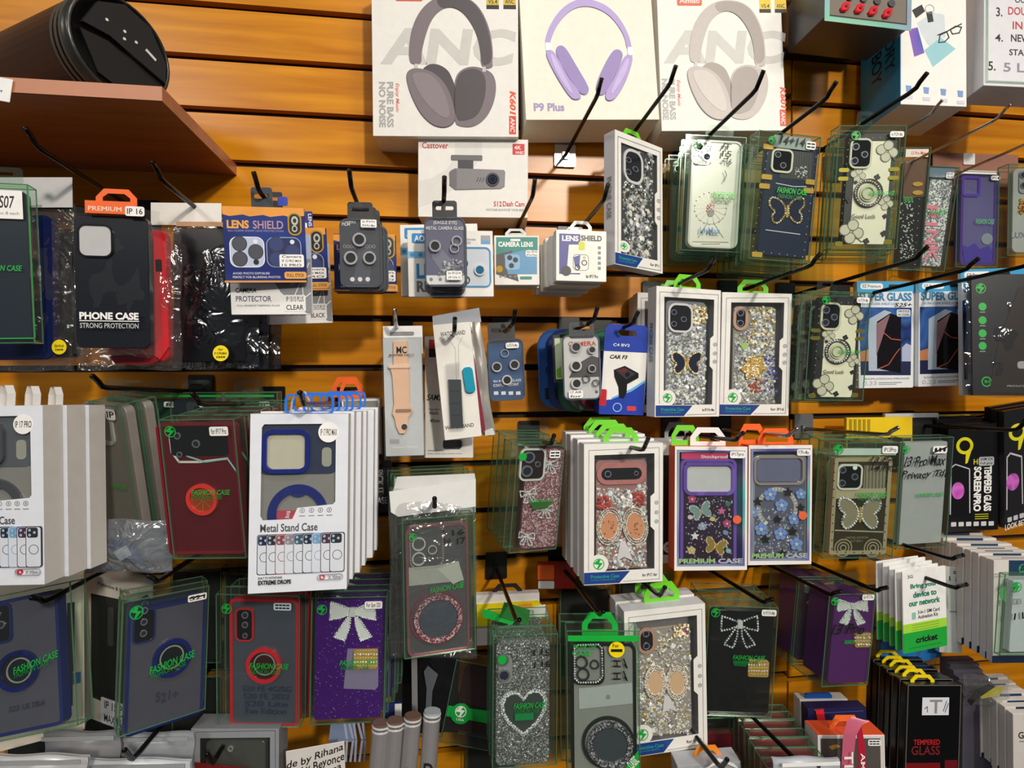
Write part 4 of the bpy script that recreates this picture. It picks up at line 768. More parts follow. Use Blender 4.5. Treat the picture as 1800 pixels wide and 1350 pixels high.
def goodluck(label, quad, t, sc2=1., boxes=3):
    T = clearbox(label, quad, t, .022, INK, None, 5); c, on, B = T.c, T.on, T.B
    p0, p1 = B(.20,.13), B(.86,.97); pl = T.rect('cream_plate', p0[0], p0[1], p1[0], p1[1], pm('#ece6d0', .3), on, .0008, 3, c); on2 = on-.0008
    p0, p1 = B(.17,.115), B(.50,.34); T.camera(p0[0], p0[1], p1[0], p1[1], on2, [(*B(.255,.17),6.5),(*B(.255,.285),6.5),(*B(.4,.235),6)], rim=pm('#cfcab4', .3), r=9, par=c)
    def clover(a, b, s, fill):
        u, v = B(a, b)
        for i in range(4):
            x, z = u+s*.62*math.cos(i*math.pi/2+.25), v+s*.62*math.sin(i*math.pi/2+.25)
            if fill: T.disc('clover_leaf', x, z, s*.5, INK, on2, None, c, 10)
            else: T.ring('clover_leaf', x, z, s*.55, s*.46, pm('#6a665a', .3), on2, None, c, 14); T.disc('clover_pad', x, z, s*.46, pm('#cfcab6', .3), on2, None, c, 14)
        if not fill: T.strokes([[(u+s*.3,v+s*.4),(u+s*.9,v+s*.95),(u+s*1.5,v+s*.8)]], 1.5, pm('#5a564c'), on2, c, 'clover_stem')
    for a, b, s, fl in ((.33,.40,12,0),(.78,.63,12,0),(.30,.86,19,0),(.74,.21,17,0),(.62,.42,5,1),(.22,.6,5,1),(.78,.74,4,1),(.53,.94,5,1),(.78,.88,5,1),(.30,.46,3,1)): clover(a, b, s*sc2, fl)
    u, v = B(.50,.55); T.ring('stand_ring', u, v, 25*sc2, 20*sc2, pm('#4c4838', .25, .5), on2, .003, c, 28); T.beads([(u+22*sc2*math.cos(i*.209), v+22*sc2*math.sin(i*.209)) for i in range(30)], 1.8, 4.2, SILVER, on2-.003, c, closed=True); T.disc('ring_centre', u, v, 15*sc2, pm('#cdd0b0', .2), on2, .002, c); T.ring('ring_line', u, v, 11*sc2, 9.5*sc2, pm('#8d9a78'), on2-.002, None, c)
    ftext(T, B, 'Good Luck', .28,.72,.64,.755, pm('#6d6858'), on=on2)
    for b in (.355,.425):
        for a in (.09,.85): p0, p1 = B(a-.07,b-.012), B(a+.09,b+.022); T.rect('gold_clasp', p0[0], p0[1], p1[0], p1[1], pm('#a99a3a', .25, .7), on, .002, 3, c)
    for a, b in ((.12,.96),(.85,.95)): p0, p1 = B(a-.06,b-.02), B(a+.06,b+.02); T.rect('gold_corner', p0[0], p0[1], p1[0], p1[1], pm('#a99a3a', .25, .7), on, .002, 3, c)
    T.beads([B(.14,.94),B(.14,.1),B(.88,.1),B(.88,.94)], .9, 12, SILVER, on-.0004, c, 'studs')
    q = B(.24,.08); T.logo(q[0], q[1], 8*sc2, GREEN); p0, p1 = B(.76,.05), B(.98,.10); T.sticker(p0[0], p0[1], p1[0], p1[1], 'for IP12/Pro Max'); ftext(T, B, 'FASHION CASE', .52,.535,.9,.57, GREEN, on=-.0002, shear=.3)
    return T
T = goodluck('clear box with cream four-leaf clover Good Luck case in the upper row', [1478,222,1592,220,1577,436,1458,438], .17); T.flap(1505,196,1535,222)
T.stack(3, .022, 'clear boxed case hanging behind the upper Good Luck case', 'clear boxes behind the upper Good Luck case', ('clear_box',), dx=.008, dz=-.004)
hook(1613,155,.25,'carrying the upper Good Luck case', (1630,131))
T = clearbox('clear box with black studded case and brown top right of the Good Luck case', [1585,263,1636,256,1618,474,1566,474], .075, .02, pm('#1a1a18', .25), (1583,285,1628,470), 4); T.poly('brown_top', [(1590,282),(1630,280),(1624,345),(1586,350)], pm('#6a4a38', .25), T.on, .0008, T.c); T.gems(1582,355,1606,455, 130, .9, 1.6, [SILVER], T.on-.0004, par=T.c); T.beads([(1616,350),(1608,465)], 1., 11, SILVER, T.on-.0004, T.c, 'studs')
for v in (324,339): T.disc('gold_oval', 1612, v, 9, GOLD, T.on, .002, T.c, rv=4)
T.rect('header_label', 1592,262,1632,276, pm('#d9cfc4'), -.0001); T.text('13 Pro Max', 1602,266,1628,272, RED, -.0002); T.text('FASHION', 1588,346,1605,356, GREEN, -.0003, shear=.3)
T = clearbox('clear box with silver glitter case lettered PINK', [1626,294,1682,292,1664,476,1588,476], .05, .02, glitter('#7a7a80', '#f2f2f2', 500, .4), (1622,314,1666,470), 6, INK, 2)
for ch, v0, v1 in (('P',361,384),('I',391,397),('N',405,430),('K',433,462)): T.text(ch, 1626,v0,1648,v1, pm('#e57f97', .35), T.on-.001, rot=1, par=T.c)
T.rect('foil_header', 1632,294,1678,312, pm('#9fb4c8', .15, .6), .002, .0006); T.text('FASHION', 1634,369,1664,377, GREEN, -.0002, shear=.3); T.sticker(1663,303,1677,314, lines=['==','=='])
hook(1640,200,.20,'thin, right of the upper Good Luck case', (1657,181), CHROME, r=.002)
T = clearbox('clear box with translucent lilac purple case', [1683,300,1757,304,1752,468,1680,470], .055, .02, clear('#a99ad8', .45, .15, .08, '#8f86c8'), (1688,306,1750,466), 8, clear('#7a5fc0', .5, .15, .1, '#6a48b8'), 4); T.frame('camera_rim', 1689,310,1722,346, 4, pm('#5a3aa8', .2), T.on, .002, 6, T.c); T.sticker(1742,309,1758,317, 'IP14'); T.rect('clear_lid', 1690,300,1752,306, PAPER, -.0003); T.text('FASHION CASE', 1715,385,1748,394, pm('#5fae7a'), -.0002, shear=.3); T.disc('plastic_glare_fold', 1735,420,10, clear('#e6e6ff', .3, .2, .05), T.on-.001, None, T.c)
T.poly('purple_folds', [(1690,430),(1700,435),(1712,428),(1722,438),(1736,432),(1744,440),(1742,462),(1694,462)], pm('#4b3c9a', .2), T.on, .0012, T.c)
hook(1757,208,.22,'carrying the lilac case', (1776,184), CHROME, r=.002); hook(1835,240,.20,'at the right edge of the upper row', None, CHROME, r=.002)
T = clearbox('clear box with pale camera-cutout case at the right edge of the upper row', [1776,290,1850,286,1852,448,1768,448], .06, .02, pm('#a9aaa8', .2), (1780,296,1846,444), 10); T.camera(1790,300,1830,340, T.on, [(1798,308,6),(1799,326,6)], pm('#8a8d8a'), r=6, par=T.c); T.gems(1790,350,1806,375, 26, 2, 4, [pm('#8a3a34', .2, .4, 0), GOLD], T.on, par=T.c); T.text('LUXURY', 1778,408,1830,418, pm('#7a7a96'), T.on-.0005, par=T.c)
T = Th('peg_price_card', 'pink-brown cardboard strip on the wall behind the lilac case', 'card', [1640,268,1790,272,1790,330,1640,326], .012, .002); T.carton(pm('#9c6a55', .6), 'card'); T.rect('printed_line', 1640,300,1790,302, pm('#835543')); T.rect('white_clip', 1692,270,1712,290, PAPER, 0, .002, 2)
# ================================================================== row 3: watch bands, lens blisters, car charger
T = Th('watch_band_pack', 'peach watch band in long white MONTRES CARLO sleeve', 'watch band', [672,594,741,592,745,802,679,801], .13, .008); T.carton(pm('#c9cbd0', .35), 'sleeve'); T.rect('header_card', 674,573,743,622, PAPER, .004, .0008); T.rect('hang_slot', 685,583,728,590, GREY, .0028, .0002, 3)
PEACH = pm('#e9bda0', .5); b1 = T.poly('watch_strap', [(692,600),(716,599),(718,645),(720,660),(720,710),(724,717),(726,723),(718,735),(717,752),(711,762),(703,762),(697,750),(694,735),(690,728),(692,715),(693,710),(690,660),(687,648),(692,645)], PEACH, 0, .004, bev=.0008); T.rect('strap_loop', 684,641,721,647, pm('#f0cbb2', .5), 0, .0055, 2, b1); T.rect('strap_slot', 695,719,723,725, pm('#9c7a68', .5), -.004, .0005, 3, b1); T.disc('strap_pin', 711,750,5, CHROME, -.004, .0012, b1)
T.text('MC', 697,609,715,621, INK, -.0045); T.text('MONTRES CARLO', 684,622,728,626, pm('#55504c'), -.0045); T.rect('bag_fold', 685,772,702,780, pm('#a9abb2', .3)); T.text('Support Market', 690,784,734,788, PAPER)
T.mesh('clear_sleeve', boxm(-T.w/2-.001, T.w/2+.001, -.006, T.d+.001, -.004, T.h+.0005), FILM)
hook(695,569,.16,'chrome tip, carrying the peach watch band', (692,545), CHROME)
T = Th('watch_band_pack', 'white sleeve lettered Watch 49mm between the two watch bands', 'watch band', [748,592,828,590,834,808,746,802], .09, .008); T.carton(pm('#e6e3de', .5), 'sleeve'); T.rect('red_block', 754,597,766,613, RED); T.rect('black_block', 754,613,766,628, INK); T.text('SAMSUNG', 750,693,800,704, INK, shear=.3); T.text('Watch Band', 753,718,772,721, INK); T.text('Watch', 754,723,770,729, INK); T.text('49mm', 756,736,773,743, INK); T.text('PITAKA GRAPHITE', 752,791,780,793, INK); T.text('Highly realistic carbon graphite surface', 752,796,812,799, GREY); T.rect('black_strap', 779,773,812,788, pm('#2a2a2d', .5), 0, .003, 4)
T = Th('watch_band_pack', 'burgundy watch band in silver foil bag at the right of its row', 'watch band', [806,560,846,545,870,764,832,768], .10, .008); T.bag(834,550,870,766, pm('#b9b7b2', .25, .5), .003, 21, 'foil_bag', skew=-27); T.poly('burgundy_strap', [(826,600),(834,630),(853,752),(853,758),(843,755),(828,690)], pm('#8a2040', .5), -.0035, .001); T.poly('foil_seam', [(853,766),(870,764),(866,752),(852,757)], pm('#dddcd8', .3), -.0035)
T = Th('watch_band_pack', 'dark link watch band on white WATCHBAND card with teal pill', 'watch band', [761,571,826,566,847,766,782,775], .135, .006); T.carton(pm('#e7e4de', .45), 'sleeve'); T.poly('foil_top', [(760,556),(842,541),(846,566),(826,566),(761,572)], pm('#c3c8cf', .2, .5), .003, .001)
T.text('WATCHBAND', 774,582,818,590, pm('#3c3c3e')); T.text('WATCHBAND', 782,746,833,753, pm('#3c3c3e')); T.strokes([[(777,598),(786,592),(800,612),(803,670)],[(813,592),(806,606),(806,660)]], 1.5, pm('#c9c6c0'))
for i in range(4): T.poly('strap_link', [(788+i*1.0,667+i*21),(810+i*1.0,667+i*21),(811+i*1.0,687+i*21),(789+i*1.0,688+i*21)], pm('#1f2633', .35), 0, .005, bev=.001)
T.rect('teal_pill', 815,645,833,691, pm('#1f93b0', .25), 0, .004, 7, rot=.05, bev=.001); T.poly('clear_pocket', [(783,640),(808,636),(818,755),(790,757)], clear('#f8f8f8', .03, .06, .06), -.006)
hook(799,582,.175,'carrying the WATCHBAND pack', (800,559)); 
T = blister('blue camera blister with four black lenses', [856,598,920,594,924,702,862,706], .10, (858,566,904,598), holo('bluecard', ['#3a4a6a','#4a6a94','#2f3a5c'], 16, 0))
for u, v, r in ((873,645,9),(904,641,9),(891,668,9)): silver_lens(T, u, v, r, .003)
T.ring('clear_ring', 887,621,7,6, SILVER, .003, .002); T.sticker(889,602,912,612, 'for IP15 Pro Max', on=-.0003); T.text('9H METAL GLASS', 867,667,916,671.5, PAPER, .0045); T.text('SCRATCH RESISTANT', 867,674,912,679, PAPER, .0045)
for u in (872,885,898,911): T.rect('printed_icon', u-4,688,u+4,694, PAPER, .0045)
hook(903,568,.125,'carrying the blue camera blister', (906,545))
cols = ['#1f4f96','#1d2c5c','#1f4a3a','#4a4a4a','#6a2230','#2a5a48']
for i, h in enumerate(cols):
    x = 946+i*17
    T = Th('lens_ring_card', ['bright blue','navy','dark green','grey','maroon','green'][i]+' rounded lens ring card fanned behind the CAMERA blister', 'lens protector', [x,584,x+66,574,x+68,722-abs(i-2)*3,x+2,724-abs(i-2)*3], .045+.006*i, .004, 'fanned lens ring cards'); w, hh = T.w, T.h
    T.mesh('card', prism(rr(0,hh/2,w,hh,.024), .001, .003), pm(h, .3)); T.mesh('clear_sleeve', ringm(rr(0,hh/2,w*1.02,hh*1.01,.025), rr(0,hh/2,w*.94,hh*.95,.022), .0, .004), pm(h, .2)); T.rect('printed_panel', x+12,682,x+22,702, pm('#10182c', .3), .001); T.ring('printed_ring', x+20,650,7,5, BLACK, .001)
T = Th('lens_card', 'pale green lens card in a dark frame beside the CAMERA blister', 'lens protector', [972,590,1012,586,1016,672,974,672], .093, .005); T.carton(pm('#3a3d40', .3), 'frame'); T.rect('printed_card', 976,594,1012,666, pm('#c9dcb8', .4)); T.poly('green_mark', [(978,650),(986,644),(988,664),(979,664)], pm('#6ab23a'))
T = blister('white CAMERA blister with black rings and 17 Air sticker', [990,590,1054,587,1058,702,992,703], .125, (1000,566,1044,590), pm('#d9d8d4', .4))
T.text('CAMERA', 999,600,1048,608, holo('rainbow', ['#d8452a','#d8a02a','#6a9a3a'], 20, 0), .0045); T.poly('grey_mountain', [(1018,638),(1040,625),(1056,630),(1056,662),(1000,664),(1006,652)], pm('#4a484a'), .0048)
for u, v, r in ((1012,610,9.5),(1040,615,7),(1012,643,10),(1040,648,7),(1013,674,9.5)): silver_lens(T, u, v, r, .003)
T.ring('loose_ring', 1030,666,7,5.5, DGREY, .003, .002); T.ring('loose_ring', 1047,673,6,4.8, DGREY, .003, .002); T.sticker(1000,686,1025,700, lines=['17 AIR','for'], on=-.0003); T.text('SB', 1046,686,1051,691, INK, .0045)
hook(1045,563,.15,'carrying the white CAMERA blister', (1053,541))
T = Th('car_charger_box', 'blue and white CAR F3 charger box with hang flap', 'charger box', [1063,618,1139,617,1131,730,1053,728], .11, .03); T.carton(pm('#eceae6', .4)); BL = pm('#2340a8', .35)
T.mesh('blue_side', boxm(-T.w/2-.0005, -T.w/2, .0004, T.d, .0004, T.h-.0004), BL); m0 = T.P(1063,618); a0, a1 = T.P(1054,572,.02), T.P(1122,570,.02); w = T.w
zt_ = T.h; out = [(-w/2,zt_-.001),(w/2,zt_-.001),(w/2,zt_+.03),(w/2-.006,zt_+.038),(-w/2+.006,zt_+.038),(-w/2,zt_+.03)]; inn = [(-w*.22,zt_+.022),(w*.22,zt_+.022),(w*.22,zt_+.026),(w*.18,zt_+.03),(-w*.18,zt_+.03),(-w*.22,zt_+.026)]
T.mesh('hang_flap', ringm(out, inn, .0, .0012), BL); T.text('C4 BV2', 1078,604,1107,609, PAPER, -.0001); T.text('CAR F3', 1072,624,1103,631, INK, shear=.25, bold=True)
T.poly('blue_wave', [(1053,704),(1075,702),(1110,688),(1134,672),(1131,730),(1053,728)], BL); T.poly('sky_line', [(1075,702),(1110,688),(1134,672),(1134,668),(1108,684),(1075,699)], pm('#6ab0e0'))
k = T.poly('printed_charger', [(1079,650),(1098,643),(1122,656),(1122,664),(1102,675),(1101,690),(1096,700),(1088,698),(1087,680),(1080,662)], pm('#1a1a1c', .3), 0, .0012); T.poly('charger_face', [(1082,651),(1098,646),(1117,657),(1101,667)], pm('#3a3a3e', .3), -.0012, None, k); T.disc('charger_knob', 1103,658,4, BLACK, -.0013, .0008, k); T.poly('charger_display', [(1086,652),(1097,648),(1103,652),(1094,656)], pm('#7a2a30', .2), -.0013, None, k)
T.rect('red_tag', 1054,684,1066,713, RED, r=3); T.rect('red_pill', 1102,714,1118,722, pm('#d83a3a'), r=2); T.ring('printed_dial', 1085,716,8,6.5, pm('#9ac0e8'))
hook(1115,568,.155,'carrying the CAR F3 charger box', (1125,549))
# ================================================================== row 3: white protective case boxes
T = protective('white Protective Case box with silver crystals and dark butterfly', [1153,502,1268,511,1263,732,1152,733], .125, .022, 'for IP15 Pro Max', None, LIME, yaw=-.25, seed=5, n=560, tabpx=(1184,481,1231,508))
butterfly(T, 1207,638,.78, pm('#2a2f3e', .15), CRG, T.on-.0015, T.case_o); T.gems(1217,540,1242,570, 50, 2, 4, GGOLD, T.on-.001, par=T.case_o, name='gold_flower'); side_text(T, 'PHONE CASE', T.h*.42, T.h*.72, .007, .016, pm('#4f7f84'))
hook(1248,473,.2,'carrying the dark butterfly box', (1257,455))
T = protective('white Protective Case box with gold maple leaf among crystals', [1270,514,1392,516,1386,731,1264,730], .10, .022, 'for IP16', None, LIME, pm('#9a938c', .2), cam='pill', seed=6, n=560, tabpx=(1296,491,1350,516))
T.poly('gold_maple_leaf', [(1312,640),(1310,628),(1318,632),(1324,622),(1330,632),(1342,626),(1338,640),(1349,648),(1336,654),(1332,668),(1322,660),(1312,668),(1310,656),(1299,648)], GOLD, T.on-.001, .002, T.case_o); T.gems(1302,625,1346,666, 230, 1.2, 2.2, GGOLD, T.on-.003, [], 'leaf_stones', T.case_o, inside=[(1312,640),(1310,628),(1318,632),(1324,622),(1330,632),(1342,626),(1338,640),(1349,648),(1336,654),(1332,668),(1322,660),(1312,668),(1310,656),(1299,648)]); T.gems(1315,540,1362,610, 80, 1.8, 3.6, GGOLD, T.on-.001, par=T.case_o, name='gold_flower'); T.gems(1345,622,1366,690, 40, 1.5, 3, [pm('#6a6ac0', .1, .5, 0)], T.on-.001, par=T.case_o, name='blue_stones'); T.gems(1318,668,1342,688, 20, 2, 3.5, [pm('#c86a5a', .2, .4, 0)], T.on-.001, par=T.case_o, name='red_stones'); T.poly('green_leaf', [(1300,606),(1310,601),(1315,610),(1306,616)], pm('#9ac06a', .2), T.on-.001, .002, T.case_o)
hook(1429,466,.22,'carrying the gold maple leaf box', (1440,452))
T0 = Th('protective_case_box', 'white Protective Case box mostly hidden behind the dark butterfly box', 'phone case box', [1120,514,1226,518,1226,728,1120,722], .055, .021, 'white protective case boxes'); T0.carton(pm('#d9d8d4', .5)); T0.rect('window_panel', 1133,530,1200,712, DGREY); T0.strokes([[(1127,720),(1127,524),(1150,524)]], 1., GREY); T0.logo(1139,695,6, GREEN)
T0.tab(1165,492,1200,516, LIME)
T0.stack(1, .024, 'white Protective Case box at the back behind the dark butterfly box', 'hidden protective boxes', ('carton','hang_tab'))
# ================================================================== row 3, right
T = goodluck('clear box with cream four-leaf clover Good Luck case in the lower row', [1428,512,1531,514,1516,704,1414,703], .14, .88); T.flap(1435,492,1470,514)
T.stack(2, .022, 'clear boxed case hanging behind the lower Good Luck case', 'clear boxes behind the lower Good Luck case', ('clear_box','phone_case'), dx=-.001, dz=-.004)
hook(1613,455,.27,'carrying the lower Good Luck case', (1634,437))
def superglass(label, quad, t):
    T = Th('super_glass_pack', label, 'screen protector', quad, t, .007, 'blue and white super glass packs'); T.carton(pm('#dfe2e6', .4), 'card'); B = bil(quad)
    T.poly('blue_header', [B(0,0),B(1,0),B(1,.09),B(0,.11)], pm('#3a9fd0')); o = frect(T, B, 'header_pill', .06,.02,.46,.075, PAPER, r=4); ftext(T, B, 'EZ Premium', .1,.033,.42,.062, pm('#2a5a7c'), par=o)
    ftext(T, B, 'SUPER GLASS', .04,.105,.97,.185, pm('#3f7ea8'), bold=True); ftext(T, B, 'ULTRA CLEAR SHIELD 2.5D', .08,.20,.7,.222, pm('#5a92b8'))
    pc = T.poly('night_scene', [B(.02,.245),B(.97,.245),B(.97,.88),B(.02,.88)], holo('nightsky', ['#1c2f74','#2a4f9a','#1d2a5c','#3a62a4','#223a80'], 18, 0)); T.poly('sunset_glow', [B(.02,.66),B(.17,.64),B(.2,.75),B(.02,.76)], pm('#b8784c')); T.poly('white_palace', [B(.8,.62),B(.88,.58),B(.97,.6),B(.97,.76),B(.8,.76)], pm('#a9b0cc')); T.poly('dark_water', [B(.02,.75),B(.97,.75),B(.97,.88),B(.02,.88)], pm('#131c44'))
    T.poly('printed_glass', [B(.17,.84),B(.18,.36),B(.48,.27),B(.60,.29),B(.60,.84)], pm('#a9b8c6', .15)); T.poly('printed_phone', [B(.33,.82),B(.34,.38),B(.58,.30),B(.78,.33),B(.78,.86),B(.34,.82)], pm('#141016', .15)); T.poly('reflection', [B(.32,.70),B(.33,.40),B(.58,.31)], pm('#8a6a72', .2))
    T.strokes([[B(.46,.48),B(.6,.54),B(.77,.55)],[B(.36,.82),B(.55,.78),B(.68,.68),B(.76,.63)]], 1.4, pm('#c05a3c'))
    ftext(T, B, 'EXPLOSION-PROOF', .1,.905,.95,.92, GREY); ftext(T, B, '0.33', .06,.935,.32,.975, pm('#b9bcc0')); frect(T, B, 'small_print', .36,.945,.8,.952, GREY); frect(T, B, 'small_print', .36,.962,.7,.967, GREY)
    p0, p1 = B(.70,.262), B(.95,.33); T.sticker(p0[0], p0[1], p1[0], p1[1], lines=['SAM S25 PLUS','9H CLEAR'], mat=pm('#cfd2d6')); ftext(T, B, 'S25+', .66,.2,.97,.24, INK, shear=.3, wob=.06, name='handwriting')
    frect(T, B, 'hang_slot', .56,.03,.78,.06, INK, r=3); return T
T = superglass('SUPER GLASS pack with night city picture right of the lower Good Luck case', [1506,494,1606,495,1603,682,1512,682], .08); T.stack(2, .009, 'SUPER GLASS pack behind the left front one', 'left super glass packs', ('card','blue_header'), dx=.006)
T = superglass('second SUPER GLASS pack with night city picture beside the black PRIVACY pack', [1615,494,1712,493,1708,677,1615,680], .075); T.stack(2, .009, 'SUPER GLASS pack behind the second one', 'middle super glass packs', ('card','blue_header'), dx=-.006)
T = superglass('third SUPER GLASS pack rising behind the black PRIVACY pack', [1688,474,1800,470,1796,690,1694,694], .095)
hook(1702,474,.24,'carrying the SUPER GLASS packs', (1719,456)); hook(1815,465,.24,'above the black PRIVACY pack')
T = Th('privacy_glass_pack', 'black PRIVACY screen pack with green icons at right edge', 'screen protector', [1703,486,1842,478,1840,700,1714,690], .15, .01); T.carton(pm('#25262a', .3), 'card'); T.logo(1724,507,9, GREEN)
for v in (539,563,586,608): T.disc('green_icon', 1727, v, 7, GREEN); T.rect('icon_caption', 1722,v+9,1732,v+10.5, GREY)
T.ring('green_seal', 1734,671,9,7, GREEN); T.text('9H', 1730,668,1739,674, GREEN); T.text('PRIVACY', 1770,660,1830,671, PAPER, bold=True); T.rect('rule', 1770,672.5,1830,673.5, PAPER); T.poly('printed_phone', [(1738,690),(1755,600),(1790,505),(1842,490),(1842,692)], pm('#34302e', .25)); T.text('PRIVACY GLASS', 1770,677,1825,680, GREY); T.rect('grey_button', 1788,635,1815,648, GREY, r=5)
T.bag(1700,486,1846,698, clear('#dfe3e6', .03, .12, .06, '#9a9a9a', .4), .004, 31, 'film_pouch', back=False)
# ================================================================== row 4, left: metal stand boxes, ring cases
def loop_tab(T, u, v0, v1, mat, wpx=16, back=.010, name='hang_loop'):    # curled plastic strap hanger
    y = T.d-back; a = T.P(u, v1, y); b = T.P(u+wpx, v0, y); w, h = b[0]-a[0], b[1]-a[1]
    pts = [(a[0], a[1]-.003), (a[0]+w*.1, a[1]+h*.6), (a[0]+w*.35, a[1]+h), (a[0]+w*.75, a[1]+h), (a[0]+w, a[1]+h*.6), (a[0]+w*.9, a[1]-.003)]
    V, Fc = [], []
    for x, z in pts: V += [(x, y-.005, z), (x, y+.005, z)]
    for i in range(len(pts)-1): Fc.append((2*i,2*i+1,2*i+3,2*i+2))
    return T.mesh(name, (V, Fc), mat)
T = metalstand('white Metal Stand Case box at the far left with grey ring', [-92,716,73,712,80,1028,-92,1030], .285, .024, pm('#55565c', .25, .3), 'IP 17 PRO', False); loop_tab(T, 4, 677, 714, PAPER)
T.stack(2, .027, 'white Metal Stand Case box stacked behind the far left one', 'left metal stand boxes', ('carton','front_panel','hang_loop'), dx=.003, dz=-.0005, jr=.02)
T = metalstand('white Metal Stand Case box with navy ring and IP 17 PRO MAX sticker', [441,728,612,727,610,1035,435,1044], .27, .024, pm('#232f80', .22, .2), 'IP 17 PRO MAX')
T.poly('pink_print', [(488,897),(522,897),(518,912),(487,912)], pm('#c0405a'), .0035); T.text('Ring', 502,898,511,910, PAPER, .003, rot=1)
loop_tab(T, 510, 688, 728, PAPER, 34)
BLU = pm('#2a6fd6', .3)
y = .012; a = T.P(500, 727, y); w = .052
T.mesh('blue_hanger', ringm(rr(a[0]+w/2, a[1]+.010, w, .023, .006, 3), rr(a[0]+w/2, a[1]+.010, w*.9, .0185, .005, 3), y, y+.0012), BLU)
T.stack(5, .0275, 'white Metal Stand Case box stacked behind the navy ring one', 'right metal stand boxes', ('carton','front_panel','blue_hanger'), dx=.0045, dz=.0006, jr=.006)
hook(533,712,.30,'carrying the navy Metal Stand Case stack', (530,690))
T = Th('phone_case_box', 'black boxed case lettered CASE at the back right of the Metal Stand stack', 'phone case box', [640,720,684,712,690,900,650,902], .07, .02); T.carton(pm('#26272b', .3)); T.text('CASE', 656,874,681,886, pm('#b8b8cc')); T.text('PICK IT', 662,826,674,868, GREY, rot=1); T.disc('red_dot', 664,812,6, pm('#c8503c')); T.tab(584,663,638,694, ORANGE, .002)
T = Th('phone_case_box', 'orange-tabbed grey box edge behind the Metal Stand stack', 'phone case box', [600,700,668,700,672,800,604,800], .085, .01); T.carton(pm('#8d8a88', .4)); T.tab(598,664,636,702, ORANGE, .004); T.frame('box_rim', 602,702,668,798, 3, PAPER)
# burgundy
T = clearbox('clear box with burgundy case and red ring', [279,737,410,738,433,981,307,981], .235, .024, pm('#5c1420', .28), (287,748,422,974), 8, pm('#7a1a28', .3), 4, (299,759,10), None, yaw=.1); c, on = T.c, T.on
T.camera(300,748,400,800, on, [(312,766,6),(345,780,7),(316,799,5)], pm('#17191e', .15), None, 6, .0015, c); T.strokes([[(298,765),(302,795),(315,812),(350,812),(400,806)]], 4, pm('#d8d4cc', .2), on-.0008, c, 'camera_rim'); T.strokes([[(304,786),(330,802),(360,812),(400,806),(418,832)]], 3, pm('#a9d8dc', .1, .3), on-.001, c, 'clear_seam')
T.ring('stand_ring', 357,877,27,21, pm('#d23a34', .25), on, .004, c); T.disc('ring_plate', 357,879,21, pm('#b84a2a', .25, .3), on, .002, c); T.strokes([[(357,879),(357+20*math.cos(a), 879+20*math.sin(a))] for a in [i*math.pi/4 for i in range(8)]], 1.5, pm('#d88a4a', .2, .5), on-.0022, c, 'ring_rays')
T.fashion(336,861,405,870, -.0002); T.sticker(368,750,401,766, 'for IP17 Pro'); 
T.flap(330,706,372,738); T.stack(4, .0265, 'clear boxed case stacked behind the burgundy one', 'clear boxes behind the burgundy case', ('clear_box','phone_case','hang_flap'), dx=.003, dz=-.0008)
hook(349,711,.28,'carrying the burgundy case stack', (335,692))
T = clearbox('clear box with grey case turned sideways left of the burgundy one', [152,705,213,712,250,1000,205,985], .165, .02, pm('#857f78', .25), (165,722,240,985), 8, yaw=-.7, syaw=.3); T.frame('camera_rim', 172,720,200,780, 4, pm('#b9b6b0', .2), T.on, .002, 8, T.c); T.sticker(186,720,202,738, 'IP'); T.text('FASHION', 195,850,222,860, GREEN, -.0002, shear=.3)
T.flap(190,668,225,704); T.stack(1, .021, 'clear boxed grey case leaning behind the sideways one', 'sideways grey cases', ('clear_box','phone_case'), dx=-.001)
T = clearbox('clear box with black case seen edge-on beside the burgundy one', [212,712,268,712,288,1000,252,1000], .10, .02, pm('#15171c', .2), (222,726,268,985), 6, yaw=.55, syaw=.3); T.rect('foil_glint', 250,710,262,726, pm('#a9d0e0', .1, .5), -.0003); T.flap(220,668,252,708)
T = clearbox('clear box with pink case seen edge-on behind the far left stack', [148,742,172,742,176,930,152,930], .12, .02, pm('#b3685c', .35), (150,748,172,925), 5); 
T = clearbox('clear box with brown case seen edge-on behind the grey sideways one', [170,760,196,760,204,932,178,932], .10, .02, pm('#5c3c30', .35), (172,768,200,926), 5)
T = Th('plastic_pouch', 'clear pouch with blue print below the sideways cases', 'pouch', [150,925,300,915,300,1005,150,1005], .205, .01); T.bag(146,915,300,1008, clear('#c9d0d8', .25, .15, .1, '#b9c0c8', .7), .008, 41, 'plastic_bag'); T.poly('blue_print', [(185,955),(215,942),(240,960),(250,990),(215,985)], pm('#1f4a8c', .3), .001, .001); T.poly('white_print', [(200,970),(222,958),(232,975),(212,986)], PAPER, 0, .0012)
hook(177,682,.26,'carrying the sideways grey cases', (160,661))
for i, (x, m_) in enumerate(((238,'#16382a'),(300,'#1b2333'),(392,'#222b2a'))):
    T = clearbox(['dark green-lined','dark navy','dark charcoal'][i]+' clear boxed case at the back above the burgundy one', [x,690,x+95,690,x+98,880,x+4,880], .06+.01*i, .018, pm(m_, .3), (x+6,702,x+90,872), 8); T.flap(x+20,668,x+70,692); T.rect('green_strip', x+4,694,x+90,698, GREEN, -.0001); T.sticker(x+50,706,x+82,716, 'for')
